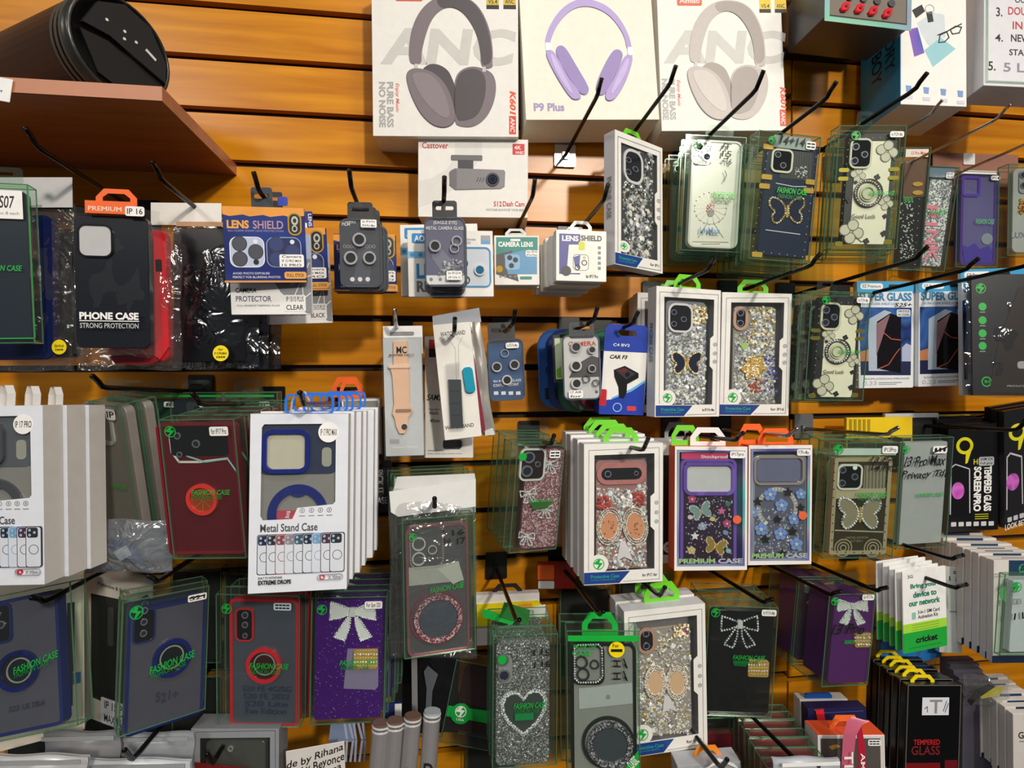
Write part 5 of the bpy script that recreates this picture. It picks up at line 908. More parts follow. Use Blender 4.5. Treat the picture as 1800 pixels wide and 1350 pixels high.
# ================================================================== row 4, right
T = clearbox('clear box with pink glitter case and four silver bows', [912,783,991,782,978,962,893,974], .15, .02, glitter('#8f5a66', '#e8c9cc', 620, .5), (918,787,988,964), 10, pm('#4a2c34', .25), 2, None, (905,748,965,782)); c, on = T.c, T.on
T.camera(915,790,955,842, on, [(930,804,10),(926,828,10),(945,816,5)], pm('#2a1c20', .2), SILVER, 8, .002, c); T.disc('green_logo', 919,803,7, GREEN, -.0002); 
for u, v, s_ in ((966,814,.62),(928,866,.6),(958,893,.6),(926,941,.6)): bow(T, u, v, s_, SILVER, on, c, None, 1.3, 2.2, random.uniform(-.25,.1))
T.text('FASHION CASE', 932,877,972,885, GREEN, -.0002, shear=.3); T.poly('green_patch', [(932,884),(972,880),(962,893),(938,896)], clear('#4f8a4a', .5, .1, .1, '#4f8a4a'), -.0003); T.sticker(966,792,985,805, '==')
T.stack(3, .021, 'clear boxed case hanging behind the pink bow case', 'clear boxes behind the pink bow case', ('clear_box',), dx=.0005, dz=.002)
hook(970,782,.18,'carrying the pink bow case', (975,765))
T = protective('white Protective Case box with pink rimmed camera bar and butterfly, for IP17 Air', [1027,781,1165,778,1165,1022,1026,1029], .185, .024, 'for IP17 Air', None, LIME, pm('#a87a78', .25), cam='bar', seed=8, n=560, tabpx=(1060,752,1122,782))
for sg in (-1, 1):
    u = 1094+sg*23; P = [(u+16*math.cos(a)+(2*sg*math.sin(a)), 925+24*math.sin(a)) for a in [i*.314 for i in range(20)]]; T.poly('butterfly_wing', P, pm('#c08a68', .3), T.on-.001, .002, T.case_o)
    for k_ in (1.0, 1.18, 1.36): T.beads([(u+(a-u)*k_, 925+(b-925)*k_) for a, b in P], 1.5, 2.8, CRG+CRY, T.on-.003, T.case_o, closed=True)
    T.gems(u-10,912,u+10,940, 12, 1, 2, [pm('#9a6a4a', .3, .3, 0)], T.on-.003, par=T.case_o, name='wing_dots')
T.poly('bow_tail', [(1090,950),(1098,950),(1112,985),(1096,978),(1084,985)], SILVER, T.on-.001, .002, T.case_o)
ROSE = [pm('#b8645c', .25, .2, 0), pm('#9c4a4a', .25, .2, 0)]
for u, v in ((1062,884),(1122,876),(1104,880)): T.gems(u-10,v-10,u+10,v+10, 40, 2, 4.5, ROSE if u != 1104 else GEMS, T.on-.002, par=T.case_o, name='rose_ornament')
T.stack(3, .026, 'white Protective Case box stacked behind the IP17 Air one', 'protective boxes behind the IP17 Air one', ('carton','front_panel','hang_tab'), dx=-.002, dz=.0025)
hook(1132,792,.23,'carrying the IP17 Air box', (1143,770))
HOL = holo('holo_b', ['#5f5fae','#8a8fc8','#a9b4c8','#58d0c8','#7a74c4'], 10, .35)
def premium(label, quad, t, sticker):
    T = Th('premium_case_box', label, 'phone case box', quad, t, .024, 'holographic premium case boxes'); B = bil(quad)
    T.window_carton(WHITE, [B(.03,.03),B(.97,.03),B(.97,.97),B(.03,.97)], pm('#e0532c', .4), HOL, True, .02)
    T.frame('foil_edge', B(.03,.03)[0], B(.03,.03)[1], B(.97,.97)[0], B(.97,.97)[1], 4, HOL, .0015, .0008)
    ftext(T, B, 'PREMIUM', .06,.905,.56,.945, pm('#8fb87a', .3), on=0.0005, bold=True); ftext(T, B, 'CASE', .6,.905,.94,.945, pm('#a9b0b8', .3), on=0.0005, bold=True)
    p0, p1 = B(.76,.035), B(.97,.09); T.sticker(p0[0], p0[1], p1[0], p1[1], sticker); q = B(.86,.59); T.disc('orange_seal', q[0], q[1], 7.5, pm('#e0623c')); T.B = B; return T
T = premium('holographic PREMIUM CASE box with purple case full of butterflies and stars', [1186,784,1314,786,1313,1002,1186,1003], .165, 'IP17pro'); c = T.case(1196,806,1294,992, pm('#2b1530', .2), .005, .010, 12, pm('#6f4fb0', .2), 5); on = .005
T.rect('camera_opening', 1206,820,1285,866, pm('#c9c9cc', .5), on, .001, 9, c); T.frame('camera_rim', 1200,812,1291,870, 6, pm('#7a5cbc', .2), on, .004, 14, c); T.rect('pink_print', 1198,795,1280,807, pm('#d83a6a', .3), .004); T.text('Shockproof', 1232,800,1280,807, PAPER, .0035)
T.gems(1206,872,1288,988, 220, .8, 2, [pm('#c9b8d8', .1, .5, 0), SILVER, pm('#7a4a90', .15, .4, 0)], on, par=c)
def flower(T, u, v, s, mat, on, par, n=5, ctr=None):
    for i in range(n): a = i*2*math.pi/n-.3; T.disc('flower_petal', u+s*.6*math.cos(a), v+s*.6*math.sin(a), s*.45, mat, on, .0014, par, 9)
    T.disc('flower_centre', u, v, s*.28, ctr or SILVER, on, .002, par, 8)
def star(T, u, v, s, mat, on, par): T.poly('star_charm', [(u+s*(1 if i%2==0 else .45)*math.sin(i*math.pi/5), v-s*(1 if i%2==0 else .45)*math.cos(i*math.pi/5)) for i in range(10)], mat, on, .0014, par)
for u, v, h in ((1216,877,'#c0447a'),(1277,920,'#c0447a'),(1234,925,'#9fb4d0'),(1215,967,'#d6c284')): flower(T, u, v, 7, pm(h, .25), on, c)
for u, v, h in ((1268,898,'#d06a9a'),(1221,942,'#e8e8ec')): star(T, u, v, 8, pm(h, .2), on, c)
butterfly(T, 1232,898,.55, pm('#7a9a96', .2), SILVER, on, c, -.3); butterfly(T, 1258,960,.55, pm('#b89a4a', .2, .4), GOLD, on, c, .2)
for u, v, h in ((1252,912,'#cfc27a'),(1275,936,'#6a9ab8'),(1213,909,'#d8c8d0'),(1279,885,'#3a7a5a'),(1280,968,'#8ab8c8')): T.disc('shell_charm', u, v, 5, pm(h, .2), on, .0014, c, 8, rv=4)
T.tab(1213,751,1275,782, pm('#ecebe8', .4), .006); T.tab(1180,747,1228,780, LIME, .001)
hook(1296,775,.21,'carrying the purple PREMIUM CASE', (1310,762))
T2 = premium('holographic PREMIUM CASE box with clear case of blue and black flowers', [1316,783,1428,782,1426,992,1315,993], .15, 'P17Pro Max'); T = T2; c = T.case(1322,800,1418,984, clear('#c9cad8', .35, .15, .08, '#9a9cb8'), .005, .010, 12, clear('#d8d4e6', .4, .2, .06), 4); on = .005
T.frame('camera_rim', 1324,801,1413,852, 4, pm('#b9a9a8', .15, .4), on, .003, 12, c); T.rect('camera_opening', 1330,806,1406,846, pm('#6a6e8c', .3), on, .001, 8, c)
T.strokes([[(1366+33*math.cos(a), 893+33*math.sin(a)) for a in [2.2+i*.17 for i in range(27)]]], 7, pm('#d8d6d4', .3), on-.0006, c, 'magnet_ring')
T.gems(1324,895,1412,980, 260, .8, 2.2, [SILVER, pm('#8fd8a0', .1, .4, 0), pm('#a0b8e8', .1, .4, 0), pm('#d8a0d0', .1, .4, 0)], on, par=c)
BF, KF = pm('#7a9cdc', .25), pm('#16171c', .25)
for u, v, s_ in ((1353,869,11),(1373,888,11),(1395,912,10),(1337,930,11),(1371,938,11),(1399,956,11),(1407,868,9),(1323,900,9)): flower(T, u, v, s_, BF, on-.0012, c, 5)
for u, v, s_ in ((1385,865,9),(1332,882,9),(1366,913,9),(1393,934,9),(1345,948,9),(1375,972,8),(1407,892,8),(1330,976,8)): star(T, u, v, s_, KF, on-.0022, c)
T.tab(1332,753,1394,783, ORANGE, .006); T.tab(1298,745,1345,780, ORANGE, .001)
hook(1389,767,.19,'carrying the clear flower PREMIUM CASE', (1399,762), CHROME)
T0.o.name = 'protective_case_box'
T3 = Th('protective_case_box', 'white Protective Case box hidden between the IP17 Air box and the purple case', 'phone case box', [1130,772,1200,772,1200,990,1130,990], .08, .022, 'white protective case boxes'); T3.carton(WHITE); T3.rect('window_panel', 1166,800,1184,975, INK); T3.logo(1176,962,6, GREEN, 0, PAPER); T3.tab(1168,742,1210,774, pm('#9aa0a6', .4), .004)
T = clearbox('clear box with gold and bronze butterfly case marked 13 Pro 14 Pro', [1456,779,1586,778,1565,980,1449,981], .15, .024, pm('#3a3024', .25), (1462,806,1562,974), 4, pm('#c4b394', .25, .3), 6, (1474,790,9), None, PETD); c, on = T.c, T.on
T.rect('clear_glint_panel', 1468,788,1575,800, pm('#c9d8d4', .2), .0025, .0004); T.camera(1473,818,1512,858, on, [(1481,826,6),(1480,849,6),(1502,838,6)], rim=pm('#dcd9d0', .3), r=8, par=c); T.disc('flash', 1503,822,4, PAPER, on-.002, None, c)
T.rect('fluted_panel', 1518,818,1556,858, pm('#a39a86', .25, .3), on, .0008, 1, c); T.strokes([[(1522+i*6,818),(1521+i*6,858)] for i in range(6)], 1.5, pm('#5c5444'), on-.0008, c, 'flutes'); T.rect('beige_panel', 1468,858,1556,876, pm('#b3a68a', .3), on, .0007, 0, c)
butterfly(T, 1511,902,1.1, pm('#b5a78e', .2, .4), SILVER, on-.001, c); T.strokes([[(1468,932),(1552,935)]], 2.4, pm('#d8cbb0', .25, .4), on, c, 'gold_rule'); T.text('LIMITED EDITION', 1486,943,1526,947, pm('#8a7c64'), on-.0004, par=c); T.text('BUTTERFLY', 1495,949,1517,953, pm('#8a7c64'), on-.0004, par=c)
for u in (1482,1534):
    for r_ in (16,11,6): T.ring('lace_swirl', u, 963, r_, r_-2.2, pm('#c4b394', .25, .4), on-.0004, None, c, 18)
T.beads([(1467,815),(1462,970),(1554,972),(1560,815)], 1.3, 14, pm('#6a5a3a', .2, .8, 0), on-.0014, c, 'rivets'); T.fashion(1506,865,1562,873, -.0002); T.sticker(1551,784,1578,797, 'IP13Pro'); T.text('13 Pro', 1529,802,1577,813, INK, -.0002, shear=.35, wob=.08, name='handwriting'); T.text('14 Pro', 1530,815,1577,828, INK, -.0002, shear=.35, wob=.08, name='handwriting')
T.stack(2, .025, 'clear boxed case hanging behind the bronze butterfly case', 'clear boxes behind the bronze butterfly', ('clear_box','phone_case'), dx=.001, dz=.001)
hook(1564,765,.19,'carrying the bronze butterfly case', (1582,759), CHROME, pmat=pm('#9a9ca0', .25, .7))
T = clearbox('clear box with plain grey card hand-lettered 13 Pro Max', [1587,771,1677,768,1662,960,1576,966], .12, .022, pm('#b3b1b8', .3), (1586,778,1660,956), 2, None, 4, (1593,790,7), None, PETD); T.text('13 Pro Max', 1589,800,1663,821, INK, -.0002, shear=.35, wob=.08, name='handwriting'); T.text('Privacy Tdr', 1585,826,1668,842, INK, -.0002, shear=.35, wob=.08, name='handwriting'); T.fashion(1612,866,1660,873, -.0002, blk=False); T.sticker(1640,784,1665,797, '###'); T.strokes([[(1640,796),(1664,786)]], 2.5, INK)
def nineh(label, quad, t):
    T = Th('screen_glass_pack', label, 'screen protector', quad, t, .008, 'black 9H glass packs'); T.carton(pm('#0f0f12', .3), 'card'); B = bil(quad); YL = pm('#e6e01c', .35)
    q = B(.32,.2); T.ring('yellow_nine', q[0], q[1], 15, 9.5, YL, rv=15); T.poly('yellow_nine_tail', [(q[0]+13,q[1]+4),(q[0]+5,q[1]+30),(q[0]+1,q[1]+32),(q[0]+2,q[1]+12)], YL); ftext(T, B, 'H', .5,.33,.58,.38, YL)
    p0, p1 = B(.6,.31), B(.9,.4); T.sticker(p0[0], p0[1], p1[0], p1[1], lines=['SAM S24','Full glue'], mat=pm('#b9bcc0')); l0, l1 = B(.5,.40), B(.66,.82); T.text('SCREENPRO', l0[0], l0[1], l1[0], l1[1], PAPER, rot=1, bold=True); l0, l1 = B(.7,.40), B(.86,.82); T.text('TEMPERED GLASS', l0[0], l0[1], l1[0], l1[1], PAPER, rot=1, bold=True)
    p0, p1 = B(.04,.4), B(.44,.9); T.strokes([[B(.06,.84),B(.06,.40),B(.14,.37),B(.42,.42),B(.44,.83)]], 1.8, pm('#c9c6cc')); q = B(.2,.62); T.disc('purple_jelly', q[0], q[1], 11, holo('jelly', ['#b83ab0','#d870d0','#8a2a90'], 40, 0), 0, .0006, rv=15)
    for i in range(3): frect(T, B, 'yellow_line', .54,.845+i*.02,.8,.850+i*.02, YL)
    for i in range(6): frect(T, B, 'printed_icon', .08+i*.145,.915,.18+i*.145,.955, pm('#c9c9cc'), r=1)
    return T
T = nineh('black 9H SCREENPRO glass pack with yellow nine and purple jellyfish', [1668,748,1757,742,1755,932,1664,934], .075); T.stack(3, .009, 'black glass pack behind the front 9H pack', 'left 9H packs', ('card',), dx=-.001, dz=.003)
T = nineh('second black 9H glass pack cut off by the right edge', [1766,722,1836,712,1838,905,1765,930], .07); T.text('LOOK BETTER', 1767,915,1815,925, PAPER); T.stack(2, .009, 'black glass pack behind the second 9H pack', 'right 9H packs', ('card',), dz=.003)
hook(1790,757,.2,'black bar in front of the 9H packs')
for i, (x0, x1, y, h) in enumerate(((1488,1604,735,'#e9c512'),(1556,1650,728,'#c9c9cc'),(1650,1744,730,'#b0a83a'),(1690,1760,733,'#b06a3c'),(1742,1778,731,'#2f7fc0'))):
    T = Th('glass_pack', ['yellow ribbed','white','olive edged','copper edged','blue edged'][i]+' pack top showing behind the bronze butterfly row', 'screen protector', [x0,y,x1,y-3,x1,y+90,x0,y+90], .05-.006*i, .006, 'pack tops behind the 9H row'); T.carton(pm(h, .4), 'card'); T.rect('dark_front', x0+2,y+(34 if i == 0 else 6),x1-2,y+86, pm('#17171a', .4))
    if i == 0:
        for k in range(5): T.rect('rib', x0+5+k*8,y+2,x0+9+k*8,y+32, pm('#a88c10', .4), 0, .001)
# ================================================================== row 5, left
def ringcase(label, quad, t, caseq, body, rimm, ring, camq, lenses, logo, ftxt, tilt=0., yaw=0., ringm=None, d=.022):
    T = clearbox(label, quad, t, d, body, caseq, 10, rimm, 5, logo, None, yaw=yaw, syaw=.3 if yaw else .12); c, on = T.c, T.on
    T.camera(*camq, on, lenses, pm('#0e1016', .12), rimm, 8, .0018, c)
    u, v, r = ring; T.ring('stand_ring', u, v, r, r*.78, ringm or rimm, on, .004, c, 36); T.disc('ring_plate', u, v, r*.78, pm('#10141f', .15) if ringm is None else pm('#3a1414', .2), on, .0025, c); T.ring('ring_inner', u, v, r*.62, r*.55, GREY, on-.0025, .0006, c)
    T.fashion(*ftxt, -.0002, tilt); return T
SMK = pm('#4c4a58', .3); BLR = pm('#1a2560', .25)
T = ringcase('clear box with smoky case and dark blue ring at the far left, lower row', [-80,1066,128,1020,131,1275,-70,1318], .22, (-62,1050,106,1288), SMK, BLR, (34,1178,36), (-30,1066,20,1130), [(-5,1080,7),(3,1098,7)], None, (22,1158,104,1170), .18, ); T.text('S22 ULTRA', 15,1236,78,1246, pm('#2c2f44'), T.on-.0012, par=T.c, shear=.2)
T = Th('phone_case_box', 'cream white cardboard box behind the far left ring case', 'phone case box', [-60,1040,148,1005,148,1282,-60,1338], .15, .028); T.carton(pm('#d6cdbd', .55)); T.rect('blue_print', 126,1182,142,1202, pm('#2f6fae')); T.poly('window_notch', [(118,1060),(131,1058),(131,1176),(128,1182),(128,1240),(118,1245)], pm('#2a2422', .4)); T.strokes([[(144,1010),(144,1280)]], 1.5, pm('#b9ae9c'))
T = Th('phone_case_box', 'open white window box with black case between the two blue ring cases', 'phone case box', [150,1000,240,1035,240,1290,150,1262], .085, .024, yaw=.4, syaw=.2); B = bil([150,1000,240,1035,240,1290,150,1262]); T.window_carton(pm('#cfc8bc', .5), [B(.1,.15),B(.95,.1),B(.95,.88),B(.1,.85)], None, pm('#2a2826', .35)); T.case(*B(.3,.13), *B(1.1,.9), pm('#101114', .25), .004, .01, 8); ftext(T, B, 'Protective & Stylish', .25,.04,.85,.075, INK); p0, p1 = B(.32,.86), B(.95,.97); T.sticker(p0[0], p0[1], p1[0], p1[1], lines=['IP 15 PRO','MAX CLEAR'], mat=pm('#dfe3ee')); p0, p1 = B(.45,.2), B(.55,.45); T.rect('flash_slot', *p0, *p1, pm('#4a4844'), .004, .0008, 3)
hook(73,1061,.25,'in front of the far left ring case', (51,1052)); hook(273,1025,.24,'carrying the tilted blue ring case', (262,1012))
T = ringcase('clear box with smoky case and blue ring tilted toward the left', [217,1060,366,1029,361,1246,206,1296], .19, (228,1062,358,1272), SMK, BLR, (302,1155,33), (236,1072,270,1126), [(254,1073,6),(253,1093,6),(252,1113,6)], (240,1077,12), (265,1157,342,1170), .16, -.25)
T.sticker(331,1044,363,1056, 'S21'); T.strokes([[(333,1052),(360,1046)]], 3, INK); T.text('S21+', 275,1212,312,1232, pm('#33304a'), T.on-.0012, par=T.c, wob=.1)
T.stack(1, .025, 'clear boxed case stacked behind the tilted blue ring case', 'clear boxes behind the tilted ring case', ('clear_box','phone_case'), dx=.004)
T = ringcase('clear box with smoky case, red rim and red ring', [380,1043,526,1049,526,1278,382,1276], .17, (405,1054,525,1276), pm('#474a58', .3), pm('#b8242e', .28), (465,1168,31), (417,1070,445,1124), [(431,1081,6),(431,1098,5.5),(431,1117,4.5)], (398,1070,9), (438,1166,508,1176), 0., 0., pm('#c8303a', .25))
for i, s_ in enumerate(('S20 FE 4G/5G','S20 FE 2022','S20 Lite','Fan Edition')): T.text(s_, 426+i*2,1206+i*13,512-i*3,1216+i*13, pm('#2a3352'), T.on-.0012, par=T.c)
T.sticker(481,1060,512,1073, '====', pm('#b9cdd8')); T.stack(3, .023, 'clear boxed case stacked behind the red ring case', 'clear boxes behind the red ring case', ('clear_box','phone_case'), dx=.006)
T = clearbox('clear box with purple case, white bow and gold grip, For Sam S20', [549,1050,679,1050,675,1267,544,1275], .175, .022, glitter('#48007e', '#a080c8', 900, .965, .35), (554,1056,672,1264), 6, None, 4, (566,1072,9), None); c, on = T.c, T.on
bow(T, 620,1074,1.75, SILVER, on, c, pm('#d6d6d8', .35), 2., 4); T.sticker(641,1057,672,1070, 'For Sam S20'); T.poly('glue_card', [(611,1140),(665,1140),(665,1206),(660,1212),(604,1210)], clear('#b8a8d8', .55, .05, .2, '#a99cc4'), on, .0006, c); clip(T, 622,1140,664,1174, on-.0008, c); T.fashion(597,1160,663,1169, -.0002)
T.stack(4, .023, 'clear boxed case stacked behind the purple bow case', 'clear boxes behind the purple bow case', ('clear_box','phone_case'), dx=.004, dz=-.001)
T = Th('phone_case_bag', 'clear bag with rose glitter ring case marked I 17 under white header', 'phone case', [707,912,832,907,836,1138,712,1160], .20, .024); q = [707,912,832,907,836,1138,712,1160]; T.shell(PETD); T.case(716,922,824,1148, pm('#58545c', .2), .004, .01, 14, pm('#9c5a68', .2, .3), 4); c = None; on = .004
ROSEG = glitter('#8a4a5a', '#f0ccd0', 620, .45)
T.beads(rr_px := [(720,930),(722,925),(772,924),(778,930),(779,985),(772,996),(730,1000),(722,992)], 2., 4.2, pm('#e8d0cc', .1, .6, 0), on, None, closed=True)
for u, v in ((736,956),(736,982),(760,966)): T.ring('lens_ring', u, v, 12 if u < 750 else 8, 9.5 if u < 750 else 6.5, SILVER, on, .002)
T.poly('paper_slip', [(718,998),(766,994),(806,986),(815,1020),(775,1024),(718,1030)], pm('#b9b6b4', .4), on, .0008); T.poly('paper_slip', [(768,1000),(806,987),(815,1018),(796,1026)], pm('#cfccc8', .4), on, .0012)
T.ring('stand_ring', 770,1086,42,34, ROSEG, on, .004, n=44); T.disc('ring_mirror', 770,1086,33, pm('#4a5064', .12), on, .002, n=40); T.ring('outer_ring', 768,1084,47,43, pm('#7a3a4c', .2), on, .0025, n=44); T.text('FASHION CASE', 756,1028,816,1038, GREEN, -.0002, shear=.3, tilt=.08)
T.text('I 16', 778,930,816,941, INK, -.0002, wob=.1, name='handwriting'); T.text('H 17', 780,944,818,957, INK, -.0002, wob=.1, name='handwriting'); T.logo(726,945,7, GREEN)
T.poly('header_card', [(684,864),(836,842),(836,890),(700,908),(687,900)], pm('#dfe0df', .35), .008, .001); T.poly('header_fold', [(698,838),(834,832),(836,845),(690,866)], pm('#cfd0cf', .35), .014, .001); T.bag(686,858,840,1164, BAG, .014, 51); 
hook(764,893,.235,'through the white header of the rose ring case', (764,876))
T = Th('phone_case_bag', 'white bag header behind the rose glitter ring case', 'phone case', [692,840,834,832,836,1100,700,1110], .13, .02); T.shell(PETD); T.poly('header_card', [(692,838),(834,832),(836,900),(694,905)], pm('#d0d1d0', .4), .004, .001); T.case(708,925,822,1095, pm('#3a3d3c', .3), .006, .01, 10)
T.stack(2, .022, 'clear bagged case far behind the rose glitter ring case', 'bagged cases behind the rose ring', ('clear_box','phone_case'), dx=-.006)
# ================================================================== row 5, right
T = clearbox('clear box with silver glitter case and crystal heart', [867,1118,980,1115,978,1343,866,1352], .185, .024, glitter('#5c5e5e', '#bfc0c0', 800, .55), (872,1126,966,1344), 10, None, 4); c, on = T.c, T.on
T.camera(876,1152,900,1200, on, [(884,1160,11),(886,1187,11)], pm('#8a8c8c', .25), None, 10, .0012, c); T.disc('green_logo', 883,1160,8, GREEN, -.0002)
hp = [(920,1230),(912,1221),(900,1219),(890,1225),(884,1238),(886,1254),(896,1270),(920,1290),(944,1268),(955,1248),(957,1230),(950,1218),(938,1215),(928,1220)]
T.poly('heart_mirror', hp, pm('#3c4442', .12), on, .0012, c); T.beads(hp, 2.6, 4.6, SILVER, on-.001, c, closed=True); T.beads([(920+(u-920)*1.1, 1250+(v-1250)*1.1) for u, v in hp], 1.8, 3.8, SILVER, on-.0005, c, closed=True)
T.gems(874,1130,964,1340, 200, .8, 1.8, GEMS, on-.0002, [(920,1250,42,44)], par=c); T.fashion(903,1235,960,1245, -.0002); T.rect('green_patch', 905,1254,938,1266, pm('#1c7a44', .4), -.0002)
T.text('I 15', 938,1140,966,1153, INK, -.0002, wob=.1, name='handwriting'); T.text('I 16', 938,1162,968,1174, INK, -.0002, wob=.1, name='handwriting')
T.stack(2, .025, 'clear boxed case stacked behind the crystal heart case', 'clear boxes behind the crystal heart', ('clear_box','phone_case'), dx=-.001, dz=.002)
T = Th('green_tag_card', 'folded green plastic tag above the crystal heart case', 'tag', [846,1075,926,1062,928,1092,852,1102], .15, .002); T.poly('tag_strip', [(846,1072),(860,1072),(905,1090),(900,1098),(850,1085)], GREEN, 0, .0012); T.poly('tag_panel', [(886,1058),(932,1072),(928,1098),(878,1084)], clear('#4fae5a', .5, .1, .1, '#3f9a4a'), -.002, .0012)
hook(910,1098,.235,'carrying the crystal heart case', (914,1090))
T = Th('charger_pack', 'yellow and white packs with black hanger above the crystal heart case', 'pack', [836,1047,948,1042,950,1130,838,1135], .06, .014); T.carton(pm('#e3dedc', .45)); T.poly('yellow_front', [(838,1062),(945,1055),(952,1062),(950,1095),(838,1100)], pm('#e6d211', .4), 0, .003); T.poly('orange_patch', [(910,1063),(934,1060),(938,1070),(914,1072)], pm('#e89a2a'), -.003); T.tab(866,1027,918,1048, INK, .004); T.poly('white_flap', [(924,1070),(958,1062),(962,1082),(930,1094)], PAPER, -.004, .001)
T = Th('orange_pack', 'orange and red pack half hidden left of the IP17 Air box', 'pack', [944,990,1012,992,1012,1036,946,1034], .05, .012); T.carton(pm('#9c2418', .4)); T.rect('orange_block', 945,993,974,1018, ORANGE, 0, .003, 2); T.rect('white_block', 946,1021,974,1034, PAPER, 0, .002, 2)
# black ring case with green header
T = Th('phone_case_box', 'clear box with black ring case, green header tab and yellow sticker', 'phone case box', [996,1106,1122,1112,1126,1362,998,1364], .21, .026); T.shell(PETD); c = T.case(1004,1130,1118,1362, pm('#8f8d8c', .3), .004, .011, 14, pm('#15151a', .2), 5); on = .004
T.rect('green_strip', 998,1117,1122,1127, pm('#14b03c', .4), -.0002, .0008); T.tab(1023,1076,1086,1114, pm('#14b03c', .4), .022); T.frame('camera_rim', 1005,1130,1062,1202, 6, pm('#15151a', .2), on, .003, 14); T.beads([(1010,1140),(1016,1134),(1052,1133),(1058,1140),(1059,1190),(1050,1199),(1018,1200),(1010,1192)], 1.9, 4.4, SILVER, on-.003, None, closed=True)
for u, v, r in ((1022,1163,11),(1025,1184,11),(1045,1167,8)): T.ring('lens_ring', u, v, r, r*.8, pm('#3a3a3e', .2, .5), on, .003)
T.text('PROTECTIVE', 1008,1133,1048,1141, GREEN, -.0003); T.text('CASE', 1006,1144,1040,1153, GREEN, -.0003); T.disc('yellow_sticker', 1084,1142,14, YELLOW, -.0003); T.text('For', 1077,1132,1088,1138, INK, -.0005); T.rect('sticker_bar', 1074,1141,1094,1146, INK, -.0006)
for i in range(2): T.text('H', 1078,1160+i*22,1091,1173+i*22, INK, -.0003, wob=.1, rot=1, name='handwriting'); T.strokes([[(1096,1158+i*22),(1102,1174+i*22),(1098,1168+i*22)]], 2.5, INK, name='handwriting')
T.poly('paper_slip', [(1017,1210),(1111,1200),(1112,1236),(1018,1246)], pm('#b3b4b8', .4), on, .0008); T.disc('slip_hole', 1069,1225,4, GREY, on-.0009)
T.ring('stand_ring', 1072,1307,40,31, glitter('#55565c', '#e8e8f0', 600, .5), on, .004, n=44); T.ring('outer_ring', 1069,1304,46,41, INK, on, .003, n=44); T.disc('ring_mirror', 1073,1309,31, pm('#40444f', .12), on, .002, n=40); T.poly('green_corner', [(1122,1318),(1124,1360),(1092,1360)], pm('#14a03a', .4), -.0003); T.text('CLASSIC', 1103,1332,1122,1348, PAPER, -.0006, tilt=.8)
T.stack(1, .027, 'clear boxed case behind the black ring case with green header', 'clear boxes behind the black ring case', ('clear_box',), dx=-.006, dz=.001)
hook(1055,1083,.235,'carrying the green header black ring case', (1058,1076))
T = protective('white Protective Case box with beige butterfly, for IP17, lower right of centre', [1096,1075,1240,1061,1243,1312,1104,1333], .185, .024, 'for IP17', None, LIME, pm('#a79c94', .22), cam='pill', seed=12, n=520, tabpx=(1132,1026,1194,1060), mats=GEMS+[GOLD])
for sg in (-1, 1):
    u = 1171+sg*19; P = [(u+14*math.cos(a), 1200+22*math.sin(a)) for a in [i*.314 for i in range(20)]]; T.poly('butterfly_wing', P, pm('#c4a884', .3), T.on-.001, .002, T.case_o)
    for k_ in (1.0, 1.18, 1.34): T.beads([(u+(a-u)*k_, 1200+(b-1200)*k_) for a, b in P], 1.5, 2.8, CRG+CRY, T.on-.003, T.case_o, closed=True)
T.poly('bow_tail', [(1167,1222),(1175,1222),(1190,1250),(1176,1244),(1164,1252)], SILVER, T.on-.001, .002, T.case_o); T.gems(1185,1098,1210,1120, 40, 2, 4, GGOLD+[pm('#9a3aa0', .1, .4, 0)], T.on-.002, par=T.case_o, name='rose_ornament')
T.stack(1, .025, 'white Protective Case box behind the beige butterfly one', 'protective boxes behind the beige butterfly', ('carton','front_panel','hang_tab'), dx=-.002, dz=.003)
hook(1161,1050,.225,'carrying the beige butterfly box', (1171,1032))
T = clearbox('clear box with black case, crystal bow and gold grip', [1243,1066,1371,1068,1352,1262,1240,1256], .15, .024, pm('#0d1013', .15), (1246,1074,1356,1258), 10, None, 4, (1258,1077,8), (1270,1030,1328,1058)); c, on = T.c, T.on
bow(T, 1300,1096,1.42, SILVER, on, c, None, 2.2, 4.5); T.sticker(1339,1072,1365,1083, 'for IP15 Pro Max'); clip(T, 1314,1160,1350,1188, on, c, GOLD, 5); T.fashion(1288,1152,1345,1160, -.0002); T.poly('green_patch', [(1288,1162),(1314,1162),(1312,1172),(1290,1170)], pm('#0f5a2c', .4), -.0001)
T.stack(2, .025, 'clear boxed case stacked behind the black crystal bow case', 'clear boxes behind the black bow case', ('clear_box',), dx=-.001)
hook(1346,1062,.22,'carrying the black crystal bow case', (1361,1055))
T = clearbox('clear box with purple case and silver bow marked 13 Pro', [1459,1044,1538,1045,1525,1202,1443,1208], .16, .06, pm('#561a68', .3), (1462,1050,1532,1200), 5, None, 4, (1468,1057,7), (1455,1006,1512,1036), PETD, th=.05); c, on = T.c, T.on
bow(T, 1498,1064,1.15, SILVER, on, c, pm('#d0d0d0', .3), 1.6, 3.2); T.sticker(1516,1044,1537,1055, 'for IP13 Pro'); T.text('13 Pro', 1461,1096,1520,1116, INK, -.0002, shear=.35, wob=.08, name='handwriting'); clip(T, 1501,1112,1530,1136, on, c, GOLD, 4); T.text('FASHION', 1484,1125,1502,1132, GREEN, -.0002, shear=.3)
T.stack(1, .064, 'clear boxed case far behind the purple 13 Pro case', 'clear boxes behind the purple 13 Pro', ('clear_box','phone_case'), dx=.0, dz=.001)
hook(1464,1048,.20,'in front of the purple 13 Pro case', (1478,1042)); hook(1545,1041,.2,'between the purple 13 Pro case and the SIM cards', (1562,1034)); hook(1677,985,.2,'below the hand-lettered 13 Pro Max box', (1693,977))
